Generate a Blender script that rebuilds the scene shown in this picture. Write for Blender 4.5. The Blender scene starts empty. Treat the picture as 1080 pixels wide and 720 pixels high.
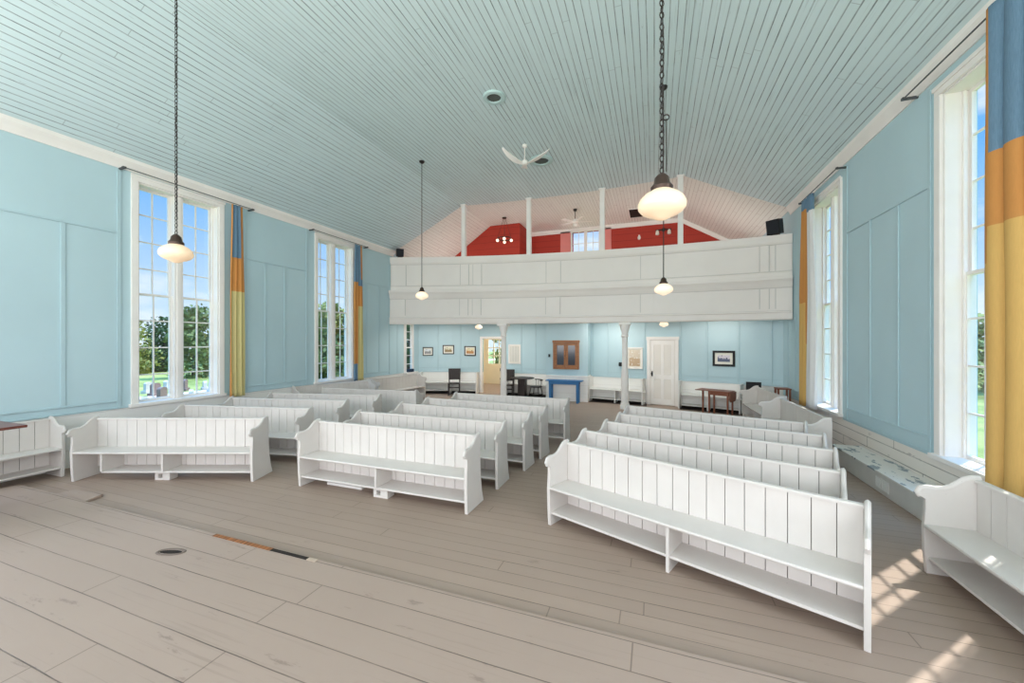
import bpy, bmesh, math, random
from mathutils import Vector, Matrix
random.seed(7)
R = math.radians
col = bpy.context.scene.collection
scn = bpy.context.scene

# ------------------------------------------------------------------ colours / materials
def lin(c):
    f = lambda v: v/12.92 if v <= .04045 else ((v+.055)/1.055)**2.4
    return tuple(f(v/255.) for v in c) + (1.,)

def newmat(name, c, rough=.6, spec=.3, metal=0., alb=1.0):
    m = bpy.data.materials.new(name); m.use_nodes = True
    nt = m.node_tree; b = nt.nodes['Principled BSDF']
    cc = lin(c); cc = tuple(min(1., v*alb) for v in cc[:3])+(1.,)
    b.inputs['Base Color'].default_value = cc
    b.inputs['Roughness'].default_value = rough
    b.inputs['Metallic'].default_value = metal
    b.inputs['Specular IOR Level'].default_value = spec
    return m, nt, b, cc

class NT:
    def __init__(s, nt): s.nt = nt
    def n(s, t, **kw):
        x = s.nt.nodes.new(t)
        for k, v in kw.items(): setattr(x, k, v)
        return x
    def l(s, a, b): s.nt.links.new(a, b)
    def math(s, op, a, b=None, clamp=False):
        x = s.n('ShaderNodeMath', operation=op, use_clamp=clamp)
        for i, v in enumerate((a, b)):
            if v is None: continue
            if isinstance(v, (int, float)): x.inputs[i].default_value = v
            else: s.l(v, x.inputs[i])
        return x.outputs[0]
    def mix(s, f, a, b):
        x = s.n('ShaderNodeMix', data_type='RGBA')
        for i, v in ((0, f), (6, a), (7, b)):
            if isinstance(v, (int, float)): x.inputs[i].default_value = v
            elif isinstance(v, tuple): x.inputs[i].default_value = v
            else: s.l(v, x.inputs[i])
        return x.outputs[2]
    def noise(s, vec, scale, detail=3., rough=.5):
        x = s.n('ShaderNodeTexNoise'); x.inputs['Scale'].default_value = scale
        x.inputs['Detail'].default_value = detail; x.inputs['Roughness'].default_value = rough
        if vec is not None: s.l(vec, x.inputs['Vector'])
        return x.outputs['Fac']
    def ramp(s, f, a, b):
        x = s.n('ShaderNodeMapRange', clamp=True); s.l(f, x.inputs[0])
        x.inputs[1].default_value = a; x.inputs[2].default_value = b
        return x.outputs[0]
    def scalevec(s, vec, sc):
        x = s.n('ShaderNodeVectorMath', operation='MULTIPLY'); s.l(vec, x.inputs[0]); x.inputs[1].default_value = sc
        return x.outputs[0]

def paint(name, c, var=.06, chips=0., chipc=(120, 118, 115), rough=.55, alb=1.0, scale=2.5, coord='Object'):
    m, nt, b, cc = newmat(name, c, rough, .3, 0., alb)
    t = NT(nt)
    tc = t.n('ShaderNodeTexCoord').outputs[coord]
    f = t.noise(tc, scale, 5.)
    f = t.ramp(f, .3, .7)
    dark = tuple(v*(1-var*2) for v in cc[:3])+(1.,)
    out = t.mix(f, dark, cc)
    if chips > 0:
        g = t.noise(tc, 38., 4., .6)
        g = t.ramp(g, 1-chips, 1-chips+.03)
        out = t.mix(g, out, lin(chipc))
    t.l(out, b.inputs['Base Color'])
    return m

def boards(name, c, linec, axis, width, lw=.05, var=.05, along=None, jl=3., amin=.25, rough=.55, alb=1.0,
           wear=0., wearc=(110, 115, 115), spec=.3, sc=1., bump=.25, jstr=.8, streak=0.):
    """painted boards: seams across `axis`, butt joints along `along`, seam darkness uneven"""
    m, nt, b, cc = newmat(name, c, rough, spec, 0., alb)
    t = NT(nt)
    pos = t.n('ShaderNodeNewGeometry').outputs['Position']
    sx = t.n('ShaderNodeSeparateXYZ'); t.l(pos, sx.inputs[0])
    A = sx.outputs['XYZ'.index(axis)]
    q = t.math('DIVIDE', A, width)
    wob = t.math('MULTIPLY', t.math('SUBTRACT', t.noise(pos, .6, 2.), .5), .15)
    q = t.math('ADD', q, wob)
    idx = t.math('FLOOR', q); fr = t.math('FRACT', q)
    wn = t.n('ShaderNodeTexWhiteNoise', noise_dimensions='1D'); t.l(idx, wn.inputs['W'])
    rnd = wn.outputs['Value']
    # distance to the seam
    ds = t.math('MINIMUM', fr, t.math('SUBTRACT', 1., fr))
    seam = t.math('SUBTRACT', 1., t.ramp(ds, lw*.3, lw))
    cb = t.n('ShaderNodeCombineXYZ')
    if along:
        B = sx.outputs['XYZ'.index(along)]
        t.l(t.math('MULTIPLY', B, .55*sc), cb.inputs[0])
        t.l(t.math('MULTIPLY', idx, 3.17), cb.inputs[1])
    else:
        t.l(idx, cb.inputs[0])
    un = t.ramp(t.noise(cb.outputs[0], 1.6, 5., .75), .34, .68)
    un = t.math('ADD', amin, t.math('MULTIPLY', un, 1.-amin))
    line = t.math('MULTIPLY', seam, un)
    if along:
        jq = t.math('FRACT', t.math('ADD', t.math('DIVIDE', B, jl), t.math('MULTIPLY', rnd, 7.3)))
        j = t.math('LESS_THAN', jq, .008/jl*1.2)
        line = t.math('MAXIMUM', line, t.math('MULTIPLY', j, jstr))
    big = t.ramp(t.noise(pos, .9, 4.), .3, .7)
    k = t.math('ADD', t.math('MULTIPLY', rnd, .6), t.math('MULTIPLY', big, .4))
    dark = tuple(v*(1-var*2) for v in cc[:3])+(1.,)
    out = t.mix(k, dark, cc)
    if wear > 0:
        v2 = t.scalevec(pos, (1., 1., 1.)) if not along else t.scalevec(pos, tuple(.25 if a == along else 1. for a in 'XYZ'))
        g = t.ramp(t.noise(v2, 9., 6., .7), 1-wear, 1-wear+.06)
        out = t.mix(g, out, lin(wearc))
    if streak > 0 and along:
        v3 = t.scalevec(pos, tuple(.55 if a == along else 26. for a in 'XYZ'))
        g = t.ramp(t.noise(v3, 1.6, 4., .6), .57, .70)
        g2 = t.ramp(t.noise(pos, .55, 3.), .42, .62)
        out = t.mix(t.math('MULTIPLY', t.math('MULTIPLY', g, g2), streak), out, lin(linec))
    out = t.mix(line, out, lin(linec))
    t.l(out, b.inputs['Base Color'])
    if bump:
        bp = t.n('ShaderNodeBump'); bp.inputs['Strength'].default_value = bump; bp.inputs['Distance'].default_value = .01
        t.l(t.math('SUBTRACT', 1., line), bp.inputs['Height']); t.l(bp.outputs[0], b.inputs['Normal'])
    return m

def wood(name, c, c2, rough=.4, scale=4.):
    m, nt, b, cc = newmat(name, c, rough, .4)
    t = NT(nt); tc = t.n('ShaderNodeTexCoord').outputs['Object']
    f = t.noise(t.scalevec(tc, (1., 7., 7.)), scale, 5., .6)
    t.l(t.mix(t.ramp(f, .3, .7), cc, lin(c2)), b.inputs['Base Color'])
    return m

def emit(name, c, s):
    m = bpy.data.materials.new(name); m.use_nodes = True
    nt = m.node_tree; nt.nodes.clear()
    o = nt.nodes.new('ShaderNodeOutputMaterial'); e = nt.nodes.new('ShaderNodeEmission')
    e.inputs[0].default_value = lin(c); e.inputs[1].default_value = s
    nt.links.new(e.outputs[0], o.inputs[0])
    return m

def glassmat():
    m = bpy.data.materials.new('window_glass'); m.use_nodes = True
    nt = m.node_tree; nt.nodes.clear()
    o = nt.nodes.new('ShaderNodeOutputMaterial'); mx = nt.nodes.new('ShaderNodeMixShader')
    tr = nt.nodes.new('ShaderNodeBsdfTransparent'); gl = nt.nodes.new('ShaderNodeBsdfGlossy')
    gl.inputs['Roughness'].default_value = .02
    tr.inputs[0].default_value = (.97, .985, .985, 1)
    mx.inputs[0].default_value = .04
    nt.links.new(tr.outputs[0], mx.inputs[1]); nt.links.new(gl.outputs[0], mx.inputs[2]); nt.links.new(mx.outputs[0], o.inputs[0])
    return m

M = {}
M['white'] = paint('white_paint', (234, 232, 228), .04, .0, scale=1.5)
M['pew'] = paint('pew_white_paint', (214, 208, 203), .035, .27, (160, 156, 150), .5, scale=3.)
M['pewgap'] = newmat('pew_gap', (120, 116, 110))[0]
M['trim'] = paint('trim_white', (242, 237, 232), .03)
M['blue'] = paint('wall_blue', (186, 211, 218), .035, 0., rough=.6, scale=.7, coord='Object')
M['bluetrim'] = paint('wall_blue_trim', (180, 205, 212), .03, 0., rough=.5)
M['seamw'] = newmat('white_seam_grey', (200, 197, 192))[0]  # grey tone of the cracks and grooves between balcony panels
M['seam'] = newmat('seam_dark', (96, 122, 132))[0]
M['ceil'] = boards('ceiling_teal_boards', (209, 226, 228), (44, 56, 58), 'X', .105, .10, .03, 'Y', 5.6, .12, wear=.33, wearc=(176, 192, 193), streak=.32, jstr=.35)
M['ceilslopeL'] = boards('ceiling_teal_boards_left', (207, 225, 228), (50, 62, 64), 'X', .088, .10, .03, 'Y', 5.6, .12, wear=.33, wearc=(176, 192, 193), streak=.32, jstr=.35)
M['ceilpink'] = boards('gallery_pink_boards', (234, 233, 227), (150, 128, 118), 'X', .10, .06, .03, 'Y', 3., .3)
M['floor'] = boards('floor_boards', (167, 147, 133), (72, 60, 53), 'Y', .15, .03, .055, 'X', 4.3, .12, .5, wear=.36, wearc=(140, 122, 112), spec=.3, jstr=.4, streak=.22)
M['stage'] = boards('stage_boards', (171, 151, 138), (52, 42, 38), 'Y', .24, .022, .05, 'X', 3.4, .25, .5, wear=.37, wearc=(146, 128, 118), spec=.35, jstr=.45, streak=.25)
M['wallwhite'] = boards('white_wall_boards', (243, 236, 228), (98, 86, 78), 'Z', .16, .06, .02, 'Y', 2.2, .25, wear=.37, wearc=(196, 190, 184))
M['dado'] = boards('dado_boards', (236, 234, 230), (180, 178, 174), 'Z', .27, .012, .02, None, 1, .6)
M['ledge'] = paint('peeling_white', (228, 225, 220), .05, .0, scale=3.)
M['red'] = boards('gallery_red_boards', (178, 58, 44), (96, 26, 20), 'Z', .26, .03, .05, None, 1., .6)
M['pinkshutter'] = paint('shutter_pink', (226, 138, 132), .04)
M['bwhite'] = paint('balcony_white', (238, 231, 225), .025, 0., scale=1.2)
M['iron'] = newmat('dark_iron', (52, 48, 46), .45, .5, .6)[0]
M['bronze'] = newmat('dark_bronze', (66, 50, 42), .4, .5, .5)[0]
M['black'] = newmat('black_plastic', (26, 27, 30), .5)[0]
M['vent_dark'] = newmat('vent_dark', (62, 66, 62), .6)[0]
M['vent'] = paint('vent_teal', (188, 212, 211), .05)
mm, nt, b, cc = newmat('globe_glow', (226, 206, 182), .25, .5)
b.inputs['Emission Color'].default_value = lin((255, 208, 156)); b.inputs['Emission Strength'].default_value = .34; M['globe'] = mm
mm, nt, b, cc = newmat('far_globe_glow', (232, 218, 200), .25, .5)
b.inputs['Emission Color'].default_value = lin((255, 228, 196)); b.inputs['Emission Strength'].default_value = .68; M['globe_far'] = mm
M['bulb'] = emit('bulb_glow', (255, 235, 205), 2.0)
M['glass'] = glassmat()
M['brown'] = wood('table_brown', (150, 92, 68), (116, 66, 48))
M['darkred'] = wood('dark_red_wood', (112, 62, 52), (86, 44, 38), .3)
M['darkwood'] = wood('dark_wood', (52, 40, 36), (34, 27, 25), .4)
M['oak'] = wood('cupboard_wood', (168, 112, 66), (132, 82, 46), .4)
M['bluepaint'] = paint('table_blue', (58, 116, 168), .06)
M['cream'] = paint('vestibule_cream', (250, 240, 216), .03)
M['darkglass'] = newmat('dark_glass', (58, 62, 72), .1, .5)[0]
M['navy'] = newmat('navy_cloth', (40, 58, 82), .8)[0]
M['rust'] = boards('rusty_grille', (176, 112, 66), (44, 34, 28), 'X', .05, .30, .2, 'Y', 9., .0, jstr=0.)
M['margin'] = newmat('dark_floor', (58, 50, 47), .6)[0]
M['hole'] = newmat('hole_dark', (40, 34, 30), .8)[0]
M['beige'] = paint('beige_block', (196, 176, 158), .05)
M['rodmetal'] = newmat('rod_metal', (84, 88, 90), .45, .5, .4)[0]
M['knot'] = paint('knot_rim', (126, 110, 100), .1)
M['paper'] = paint('paper', (232, 228, 216), .03)
M['slate'] = newmat('grey_slate', (150, 165, 176), .7)[0]
for k, c in (('c_blue', (116, 146, 170)), ('c_orange', (208, 146, 84)), ('c_yellow', (222, 194, 126)), ('c_olive', (210, 198, 142)), ('c_lining', (228, 226, 224)), ('c_mustard', (220, 178, 108))):
    mm, nt, b, cc = newmat(k, c, .85, .1)
    t = NT(nt); tc = t.n('ShaderNodeTexCoord').outputs['Object']
    f = t.ramp(t.noise(t.scalevec(tc, (60., 60., 4.)), 3., 4., .7), .3, .7)
    t.l(t.mix(f, tuple(v*(.72 if k == 'c_blue' else .9) for v in cc[:3])+(1,), cc), b.inputs['Base Color'])
    M[k] = mm
mm, nt, b, cc = newmat('grass', (120, 140, 70), .9, .1)
t = NT(nt); ps = t.n('ShaderNodeNewGeometry').outputs['Position']
t.l(t.mix(t.ramp(t.noise(ps, .5, 6.), .3, .7), lin((104, 118, 62)), lin((166, 170, 104))), b.inputs['Base Color']); M['grass'] = mm
M['gravel'] = paint('gravel_path', (214, 190, 172), .08, scale=5., coord='Object')
M['bark'] = paint('bark', (88, 72, 60), .2)
for k, c1, c2 in (('leaf_a', (72, 92, 52), (146, 150, 92)), ('leaf_b', (110, 120, 64), (186, 176, 104)), ('leaf_c', (52, 72, 48), (98, 114, 70))):
    mm, nt, b, cc = newmat(k, c1, .8, .2)
    t = NT(nt); ps = t.n('ShaderNodeNewGeometry').outputs['Position']
    t.l(t.mix(t.ramp(t.noise(ps, 1.6, 5., .7), .3, .7), cc, lin(c2)), b.inputs['Base Color']); M[k] = mm
M['stone'] = paint('gravestone', (206, 200, 194), .1)
M['stone2'] = paint('gravestone_dark', (134, 112, 106), .1)

# ------------------------------------------------------------------ mesh builder
class MB:
    def __init__(s): s.v = []; s.f = []; s.mi = []; s.cur = 0
    def add(s, vs, fs):
        o = len(s.v); s.v += [tuple(v) for v in vs]
        for f in fs: s.f.append(tuple(i+o for i in f)); s.mi.append(s.cur)
        return s
    def box(s, x0, x1, y0, y1, z0, z1, mat=None):
        vs = [(x, y, z) for z in (z0, z1) for y in (y0, y1) for x in (x0, x1)]
        if mat is not None: vs = [mat @ Vector(v) for v in vs]
        return s.add(vs, [(0, 2, 3, 1), (4, 5, 7, 6), (0, 1, 5, 4), (2, 6, 7, 3), (0, 4, 6, 2), (1, 3, 7, 5)])
    def prism(s, poly, d0, d1, axis='x'):
        n = len(poly)
        def P(a, b, d): return {'x': (d, a, b), 'y': (a, d, b), 'z': (a, b, d)}[axis]
        vs = [P(a, b, d0) for a, b in poly]+[P(a, b, d1) for a, b in poly]
        fs = [tuple(range(n-1, -1, -1)), tuple(range(n, 2*n))]+[(i, (i+1) % n, n+(i+1) % n, n+i) for i in range(n)]
        return s.add(vs, fs)
    def lathe(s, prof, c=(0, 0, 0), n=24):
        """prof: [(r,z)]"""
        vs = []
        for r, z in prof:
            for k in range(n):
                a = 2*math.pi*k/n; vs.append((c[0]+r*math.cos(a), c[1]+r*math.sin(a), c[2]+z))
        fs = []
        for i in range(len(prof)-1):
            for k in range(n):
                k2 = (k+1) % n; fs.append((i*n+k, i*n+k2, (i+1)*n+k2, (i+1)*n+k))
        fs.append(tuple(range(n-1, -1, -1))); fs.append(tuple((len(prof)-1)*n+k for k in range(n)))
        return s.add(vs, fs)
    def tube(s, pts, r, n=8, ry=None, up=(0, 0, 1)):
        pts = [Vector(p) for p in pts]; ring = []
        for i, p in enumerate(pts):
            d = (pts[min(i+1, len(pts)-1)]-pts[max(i-1, 0)]).normalized()
            u = Vector(up)
            if abs(d.dot(u)) > .95: u = Vector((1, 0, 0))
            a = d.cross(u).normalized(); b = a.cross(d).normalized()
            rr = r[i] if isinstance(r, (list, tuple)) else r
            r2 = rr if ry is None else ry
            for k in range(n):
                t = 2*math.pi*k/n; ring.append(p+a*rr*math.cos(t)+b*r2*math.sin(t))
        fs = []
        for i in range(len(pts)-1):
            for k in range(n):
                k2 = (k+1) % n; fs.append((i*n+k, i*n+k2, (i+1)*n+k2, (i+1)*n+k))
        fs.append(tuple(range(n-1, -1, -1))); fs.append(tuple((len(pts)-1)*n+k for k in range(n)))
        return s.add(ring, fs)
    def torus(s, c, Rr, r, mat=None, n=10, m=6, sx=1., sz=1.):
        vs = []
        for i in range(n):
            a = 2*math.pi*i/n
            for j in range(m):
                b = 2*math.pi*j/m
                v = Vector(((Rr*sx+r*math.cos(b))*math.cos(a), r*math.sin(b), (Rr*sz+r*math.cos(b))*math.sin(a)))
                if mat is not None: v = mat @ v
                vs.append(v+Vector(c))
        fs = [(i*m+j, ((i+1) % n)*m+j, ((i+1) % n)*m+(j+1) % m, i*m+(j+1) % m) for i in range(n) for j in range(m)]
        return s.add(vs, fs)
    def sphere(s, c, r, n=12, sz=1.):
        return s.lathe([(max(.001, r*math.sin(math.pi*i/n)), -r*sz*math.cos(math.pi*i/n)) for i in range(n+1)], c, n*2)
    def mesh(s, name, mats, smooth=True, ang=35):
        me = bpy.data.meshes.new(name); me.from_pydata(s.v, [], s.f)
        for m in (mats if isinstance(mats, (list, tuple)) else [mats]): me.materials.append(m)
        if max(s.mi, default=0) > 0:
            for p, i in zip(me.polygons, s.mi): p.material_index = i
        bm = bmesh.new(); bm.from_mesh(me); bmesh.ops.recalc_face_normals(bm, faces=bm.faces); bm.to_mesh(me); bm.free()
        if smooth:
            me.polygons.foreach_set('use_smooth', [True]*len(me.polygons)); me.set_sharp_from_angle(angle=R(ang))
        me.update(); return me
    def build(s, name, mats, parent=None, loc=None, rot=None, bevel=0., smooth=True):
        return link(s.mesh(name, mats, smooth), name, parent, loc, rot, bevel)

def link(me, name, parent=None, loc=None, rot=None, bevel=0.):
    o = bpy.data.objects.new(name, me); col.objects.link(o)
    if parent: o.parent = parent
    if loc: o.location = loc
    if rot is not None: o.rotation_euler = rot
    if bevel:
        b = o.modifiers.new('bevel', 'BEVEL'); b.width = bevel; b.segments = 2; b.limit_method = 'ANGLE'; b.angle_limit = R(40)
    return o

def tag(o, label=None, cat=None, group=None, kind=None):
    if label: o['label'] = label
    if cat: o['category'] = cat
    if group: o['group'] = group
    if kind: o['kind'] = kind
    return o

def empty(name, loc=(0, 0, 0), rz=0., label=None, cat=None, group=None, kind=None):
    o = bpy.data.objects.new(name, None); col.objects.link(o); o.location = loc; o.rotation_euler = (0, 0, rz)
    o.empty_display_size = .1
    return tag(o, label, cat, group, kind)

def struct(o, label=None, cat=None): return tag(o, label, cat, None, 'structure')

# ------------------------------------------------------------------ room dimensions (metres)
XL, XR = -8.7, 3.2
YF = -4.2
ZC = 6.65
def foldR(y): return .42+.032*y
FOLDL = -6.2
EL, ER = 5.13, 5.30
def arc(x): return 12.05-.69*((x+2.75)/5.95)**2
WP = [(-8.7, 13.1), (-7.5, 13.6), (-6.2, 13.87), (-4.6, 13.9), (-2.8, 13.66), (-1, 13.36), (.25, 13.1), (1.4, 12.8), (2.37, 12.45), (3.2, 12.1)]
def by(x):
    P = WP
    if x <= P[0][0]: return P[0][1]
    for i in range(len(P)-1):
        if x <= P[i+1][0]+1e-6:
            p0 = P[max(i-1, 0)]; p1 = P[i]; p2 = P[i+1]; p3 = P[min(i+2, len(P)-1)]
            m1 = (p2[1]-p0[1])/(p2[0]-p0[0]); m2 = (p3[1]-p1[1])/(p3[0]-p1[0]); h = p2[0]-p1[0]; t = (x-p1[0])/h
            return (2*t**3-3*t*t+1)*p1[1]+(t**3-2*t*t+t)*h*m1+(-2*t**3+3*t*t)*p2[1]+(t**3-t*t)*h*m2
    return P[-1][1]
def bang(x): return math.atan2(by(x+.05)-by(x-.05), .1)

# floor, stage
struct(MB().box(XL-.3, XR+.3, YF-.2, 18.2, -.15, 0).build('floor', M['floor']), 'worn grey-brown painted plank floor of the church hall', 'floor')
st = empty('stage', (0, 0, 0), 0, 'raised grey-brown plank stage in the left foreground', 'stage', kind='structure')
MB().box(-8.15, 2.0, YF, 2.675, 0, .05).build('stage_deck', M['stage'], st, bevel=.006)
MB().prism([(-7.26, 2.675), (-7.24, 2.87), (-6.68, 2.90), (-6.58, 2.675)], 0, .035, 'z').build('step', M['stage'], st, bevel=.006)
g = MB().box(-4.165, -3.37, 2.626, 2.67, .048, .053).build('floor_grille', M['rust'], st); g['label'] = 'rusty slotted grille at the stage edge'
g2 = MB().box(-3.37, -2.92, 2.628, 2.667, .048, .0525)
g2.build('grille_gap', M['hole'], st); MB().box(-2.92, -2.82, 2.628, 2.667, .048, .054).build('grille_end', M['beige'], st)
kn = MB()
kn.tube([(-4.206+.12*math.cos(a), 2.297+.055*math.sin(a)+.03*math.cos(a), .051) for a in [2*math.pi*i/20 for i in range(21)]], .014, 6, .006)
kh = kn.build('hole_rim', M['knot'], st)
MB().prism([(-4.206+.10*math.cos(a), 2.297+.03*math.sin(a)+.03*math.cos(a)) for a in [2*math.pi*i/20 for i in range(20)]], .04, .0535, 'z').build('knot_hole', M['hole'], kh)

# ceilings
def ceil_strip(name, xs, zf, yf0, yf1, mat, n=1, label='', th=.08):
    mb = MB(); vs = []; k = len(xs)
    for x in xs: vs += [(x if not callable(x) else x(yf0(0)), yf0(x if not callable(x) else 0), 0)]
    return mb
def sheet(grid, mat, name, th=.06, flip=False):
    """grid[i][j] -> thick sheet upward"""
    mb = MB(); a = len(grid); b = len(grid[0])
    vs = [p for r in grid for p in r]; up = [(p[0], p[1], p[2]+th) for p in vs]
    fs = []
    for i in range(a-1):
        for j in range(b-1):
            q = (i*b+j, i*b+j+1, (i+1)*b+j+1, (i+1)*b+j)
            fs.append(q); fs.append(tuple(a*b+k for k in reversed(q)))
    edge = [(0, j) for j in range(b)]+[(i, b-1) for i in range(1, a)]+[(a-1, j) for j in range(b-2, -1, -1)]+[(i, 0) for i in range(a-2, 0, -1)]
    E_ = [i*b+j for i, j in edge]
    for i in range(len(E_)):
        p, q = E_[i], E_[(i+1) % len(E_)]
        fs.append((p, q, a*b+q, a*b+p))
    mb.add(vs+up, fs)
    return mb.build(name, mat, smooth=False)
def lerp(a, b, t): return a+(b-a)*t
def sect(kind, t, y):
    if kind == 'L':
        return lerp(XL-.02, FOLDL, t), lerp(EL, ZC, t)
    if kind == 'C':
        return lerp(FOLDL, foldR(y), t), ZC
    return lerp(foldR(y), XR+.02, t), lerp(ZC, ER, t)
for kind, nm, mt in (('L', 'ceiling_left_slope', 'ceilslopeL'), ('C', 'ceiling', 'ceil'), ('R', 'ceiling_right_slope', 'ceil')):
    n = 13; g1 = []; g2 = []
    for i in range(n):
        t = i/(n-1); x, z = sect(kind, t, 11.8)
        ye = arc(x)+.12
        x0, z0 = sect(kind, t, YF); x1, z1 = sect(kind, t, ye); x2, z2 = sect(kind, t, 16.2)
        if kind == 'L': z2 = lerp(4.80, ZC, t)
        g1.append([(x0, YF-.2, z0), (x1, ye, z1)]); g2.append([(x1, ye, z1), (x2, 16.2, z2)])
    struct(sheet(g1, M[mt], nm), {'L': 'left sloping pale teal board ceiling', 'C': 'flat middle of the pale teal board ceiling', 'R': 'right sloping pale teal board ceiling'}[kind], 'ceiling')
    struct(sheet(g2, M['ceilpink'], nm+'_gallery'), {'L': 'left sloping pinkish white ceiling over the gallery', 'C': 'flat pinkish white ceiling over the gallery', 'R': 'right sloping pinkish white ceiling over the gallery'}[kind], 'ceiling')

# walls with openings
def wall_x(name, x0, x1, ya, yb, za, zb, ops, mat, label):
    mb = MB(); ys = sorted(ops)
    y = ya
    for (o0, o1, z0, z1) in ys:
        if o0 > y: mb.box(x0, x1, y, o0, za, zb)
        if z0 > za: mb.box(x0, x1, o0, o1, za, z0)
        if z1 < zb: mb.box(x0, x1, o0, o1, z1, zb)
        y = o1
    mb.box(x0, x1, y, yb, za, zb)
    return struct(mb.build(name, mat, smooth=False), label, 'wall')
# (y0,y1,z0,z1) openings; the stage-end ones are unglazed and hold fill lamps
LW = [(-3.6, -2.0, .9, 4.87), (.2, 1.7, .9, 4.87), (4.24, 5.62, .88, 4.86), (8.2, 9.5, .88, 4.86), (12.18, 13.02, .84, 2.7)]
RW = [(-3.6, -2.0, .8, 4.9), (.4, 1.9, .8, 4.9), (4.70, 6.05, .64, 4.92), (8.76, 10.1, .68, 4.88)]
wall_x('wall_left', XL-.3, XL, YF-.2, 18.2, 0.84, 7.2, LW, M['blue'], 'long pale blue left wall with tall windows')
wall_x('wall_left_dado', XL-.3, XL, YF-.2, 18.2, 0, .84, [], M['dado'], 'white lower left wall below the blue panelling')
wall_x('wall_right', XR, XR+.3, YF-.2, 18.2, .62, 7.2, [(a, b, max(c, .62), d_) for a, b, c, d_ in RW], M['blue'], 'pale blue right wall with tall windows')
wall_x('wall_right_dado', XR, XR+.3, YF-.2, 18.2, 0, .62, [], M['wallwhite'], 'white worn horizontal boards low on the right wall')
mb = MB(); 
FO = [(-7.6, -5.2), (-4.4, -1.0), (-.2, 2.2)]
x = XL-.3
for a, b in FO:
    mb.box(x, a, YF-.3, YF, 0, 7.2); mb.box(a, b, YF-.3, YF, 0, .9); mb.box(a, b, YF-.3, YF, 5.0, 7.2); x = b
mb.box(x, XR+.3, YF-.3, YF, 0, 7.2)
struct(mb.build('wall_front', M['blue'], smooth=False), 'pale blue wall behind the stage', 'wall')

# curved back wall under the gallery
def curved(name, xs, z0, z1, mat, off=0., th=.12, label='', cat='wall', kind='structure'):
    mb = MB()
    for i in range(len(xs)-1):
        a, b = xs[i], xs[i+1]
        ya, yb = by(a)-off, by(b)-off
        vs = [(a, ya, z0), (b, yb, z0), (b, yb+th, z0), (a, ya+th, z0), (a, ya, z1), (b, yb, z1), (b, yb+th, z1), (a, ya+th, z1)]
        mb.add(vs, [(0, 1, 5, 4), (2, 3, 7, 6), (0, 3, 2, 1), (4, 5, 6, 7), (0, 4, 7, 3), (1, 2, 6, 5)])
    return mb
def fr(a, b, st=.3):
    n = max(1, int(math.ceil((b-a)/st))); return [a+(b-a)*i/n for i in range(n+1)]
CX0_, CX1_ = -3.475, -2.06
DO0, DO1, DOZ = -6.30, -5.42, 2.10
mb = curved('w', fr(XL, DO0), .8, 2.86, None)
for a, b, z0, z1 in ((DO0, DO1, DOZ, 2.86), (DO1, XR, .8, 2.86)):
    m2 = curved('w', fr(a, b), z0, z1, None); mb.add(m2.v, m2.f)
struct(mb.build('wall_back', M['blue']), 'curved pale blue back wall under the gallery', 'wall')
mb = curved('w', fr(XL, DO0), 0, .8, None, .0)
m2 = curved('w', fr(DO1, XR), 0, .8, None, .0); mb.add(m2.v, m2.f)
struct(mb.build('wall_back_dado', M['dado']), 'white lower band of the curved back wall', 'wall')
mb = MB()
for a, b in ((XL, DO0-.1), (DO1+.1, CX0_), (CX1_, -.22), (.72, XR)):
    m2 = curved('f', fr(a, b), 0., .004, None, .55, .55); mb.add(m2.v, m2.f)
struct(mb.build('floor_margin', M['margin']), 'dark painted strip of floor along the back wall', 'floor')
# battens on the back wall
tr = MB()
for x in (-8.0, -7.16, -6.42, -4.72, -4.13, -1.98, -1.47, -.29, .75, 1.46, 2.23, 2.95):
    mt = Matrix.Translation((x, by(x), 0)) @ Matrix.Rotation(bang(x), 4, 'Z')
    tr.box(-.03, .03, -.018, .01, .80, 2.80, mt)
struct(tr.build('trim_1', M['bluetrim'], bevel=.004), 'pale blue vertical battens on the back wall', 'trim')
tr = MB()
for a, b in ((XL, DO0-.1), (DO1+.1, -3.45), (-2.05, -.22), (.75, XR)):
    m2 = curved('t', fr(a, b), .80, .86, None, .022, .03); tr.add(m2.v, m2.f)
    m2 = curved('t', fr(a, b), .96, .985, None, .012, .02); tr.add(m2.v, m2.f)
struct(tr.build('trim_2', M['bluetrim']), 'pale blue rail along the bottom of the back wall panels', 'trim')

# wall battens left and right
def side_trim(n, xw, sgn, vs, rails, label):
    mb = MB()
    for y, z0, z1 in vs:
        mb.box(min(xw, xw+sgn*.016), max(xw, xw+sgn*.016), y-.028, y+.028, z0, z1)
    for y0, y1, z0, z1 in rails:
        mb.box(min(xw, xw+sgn*.02), max(xw, xw+sgn*.02), y0, y1, z0, z1)
    return struct(mb.build(n, M['bluetrim'], bevel=.004), label, 'trim')
side_trim('trim_3', XL, 1, [(3.3, .98, 3.86), (3.98, .86, 4.98), (1.98, .86, 4.98), (6.68, .98, 3.86), (7.2, .98, 3.86), (7.85, .86, 5.0), (6.2, .86, 4.98), (10.15, .98, 3.86), (10.75, .98, 3.86), (11.3, .86, 5.0), (11.75, .86, 2.8)],
          [(1.98, 3.98, .955, .985), (1.98, 3.98, 3.86, 3.89), (1.98, 4.1, .84, .865), (6.1, 7.85, .955, .985), (6.1, 7.85, 3.86, 3.89), (5.75, 8.05, .84, .865), (9.9, 11.3, .955, .985), (9.9, 11.3, 3.86, 3.89), (9.7, 12.0, .84, .865)],
          'pale blue battens and rails panelling the left wall')
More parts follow.
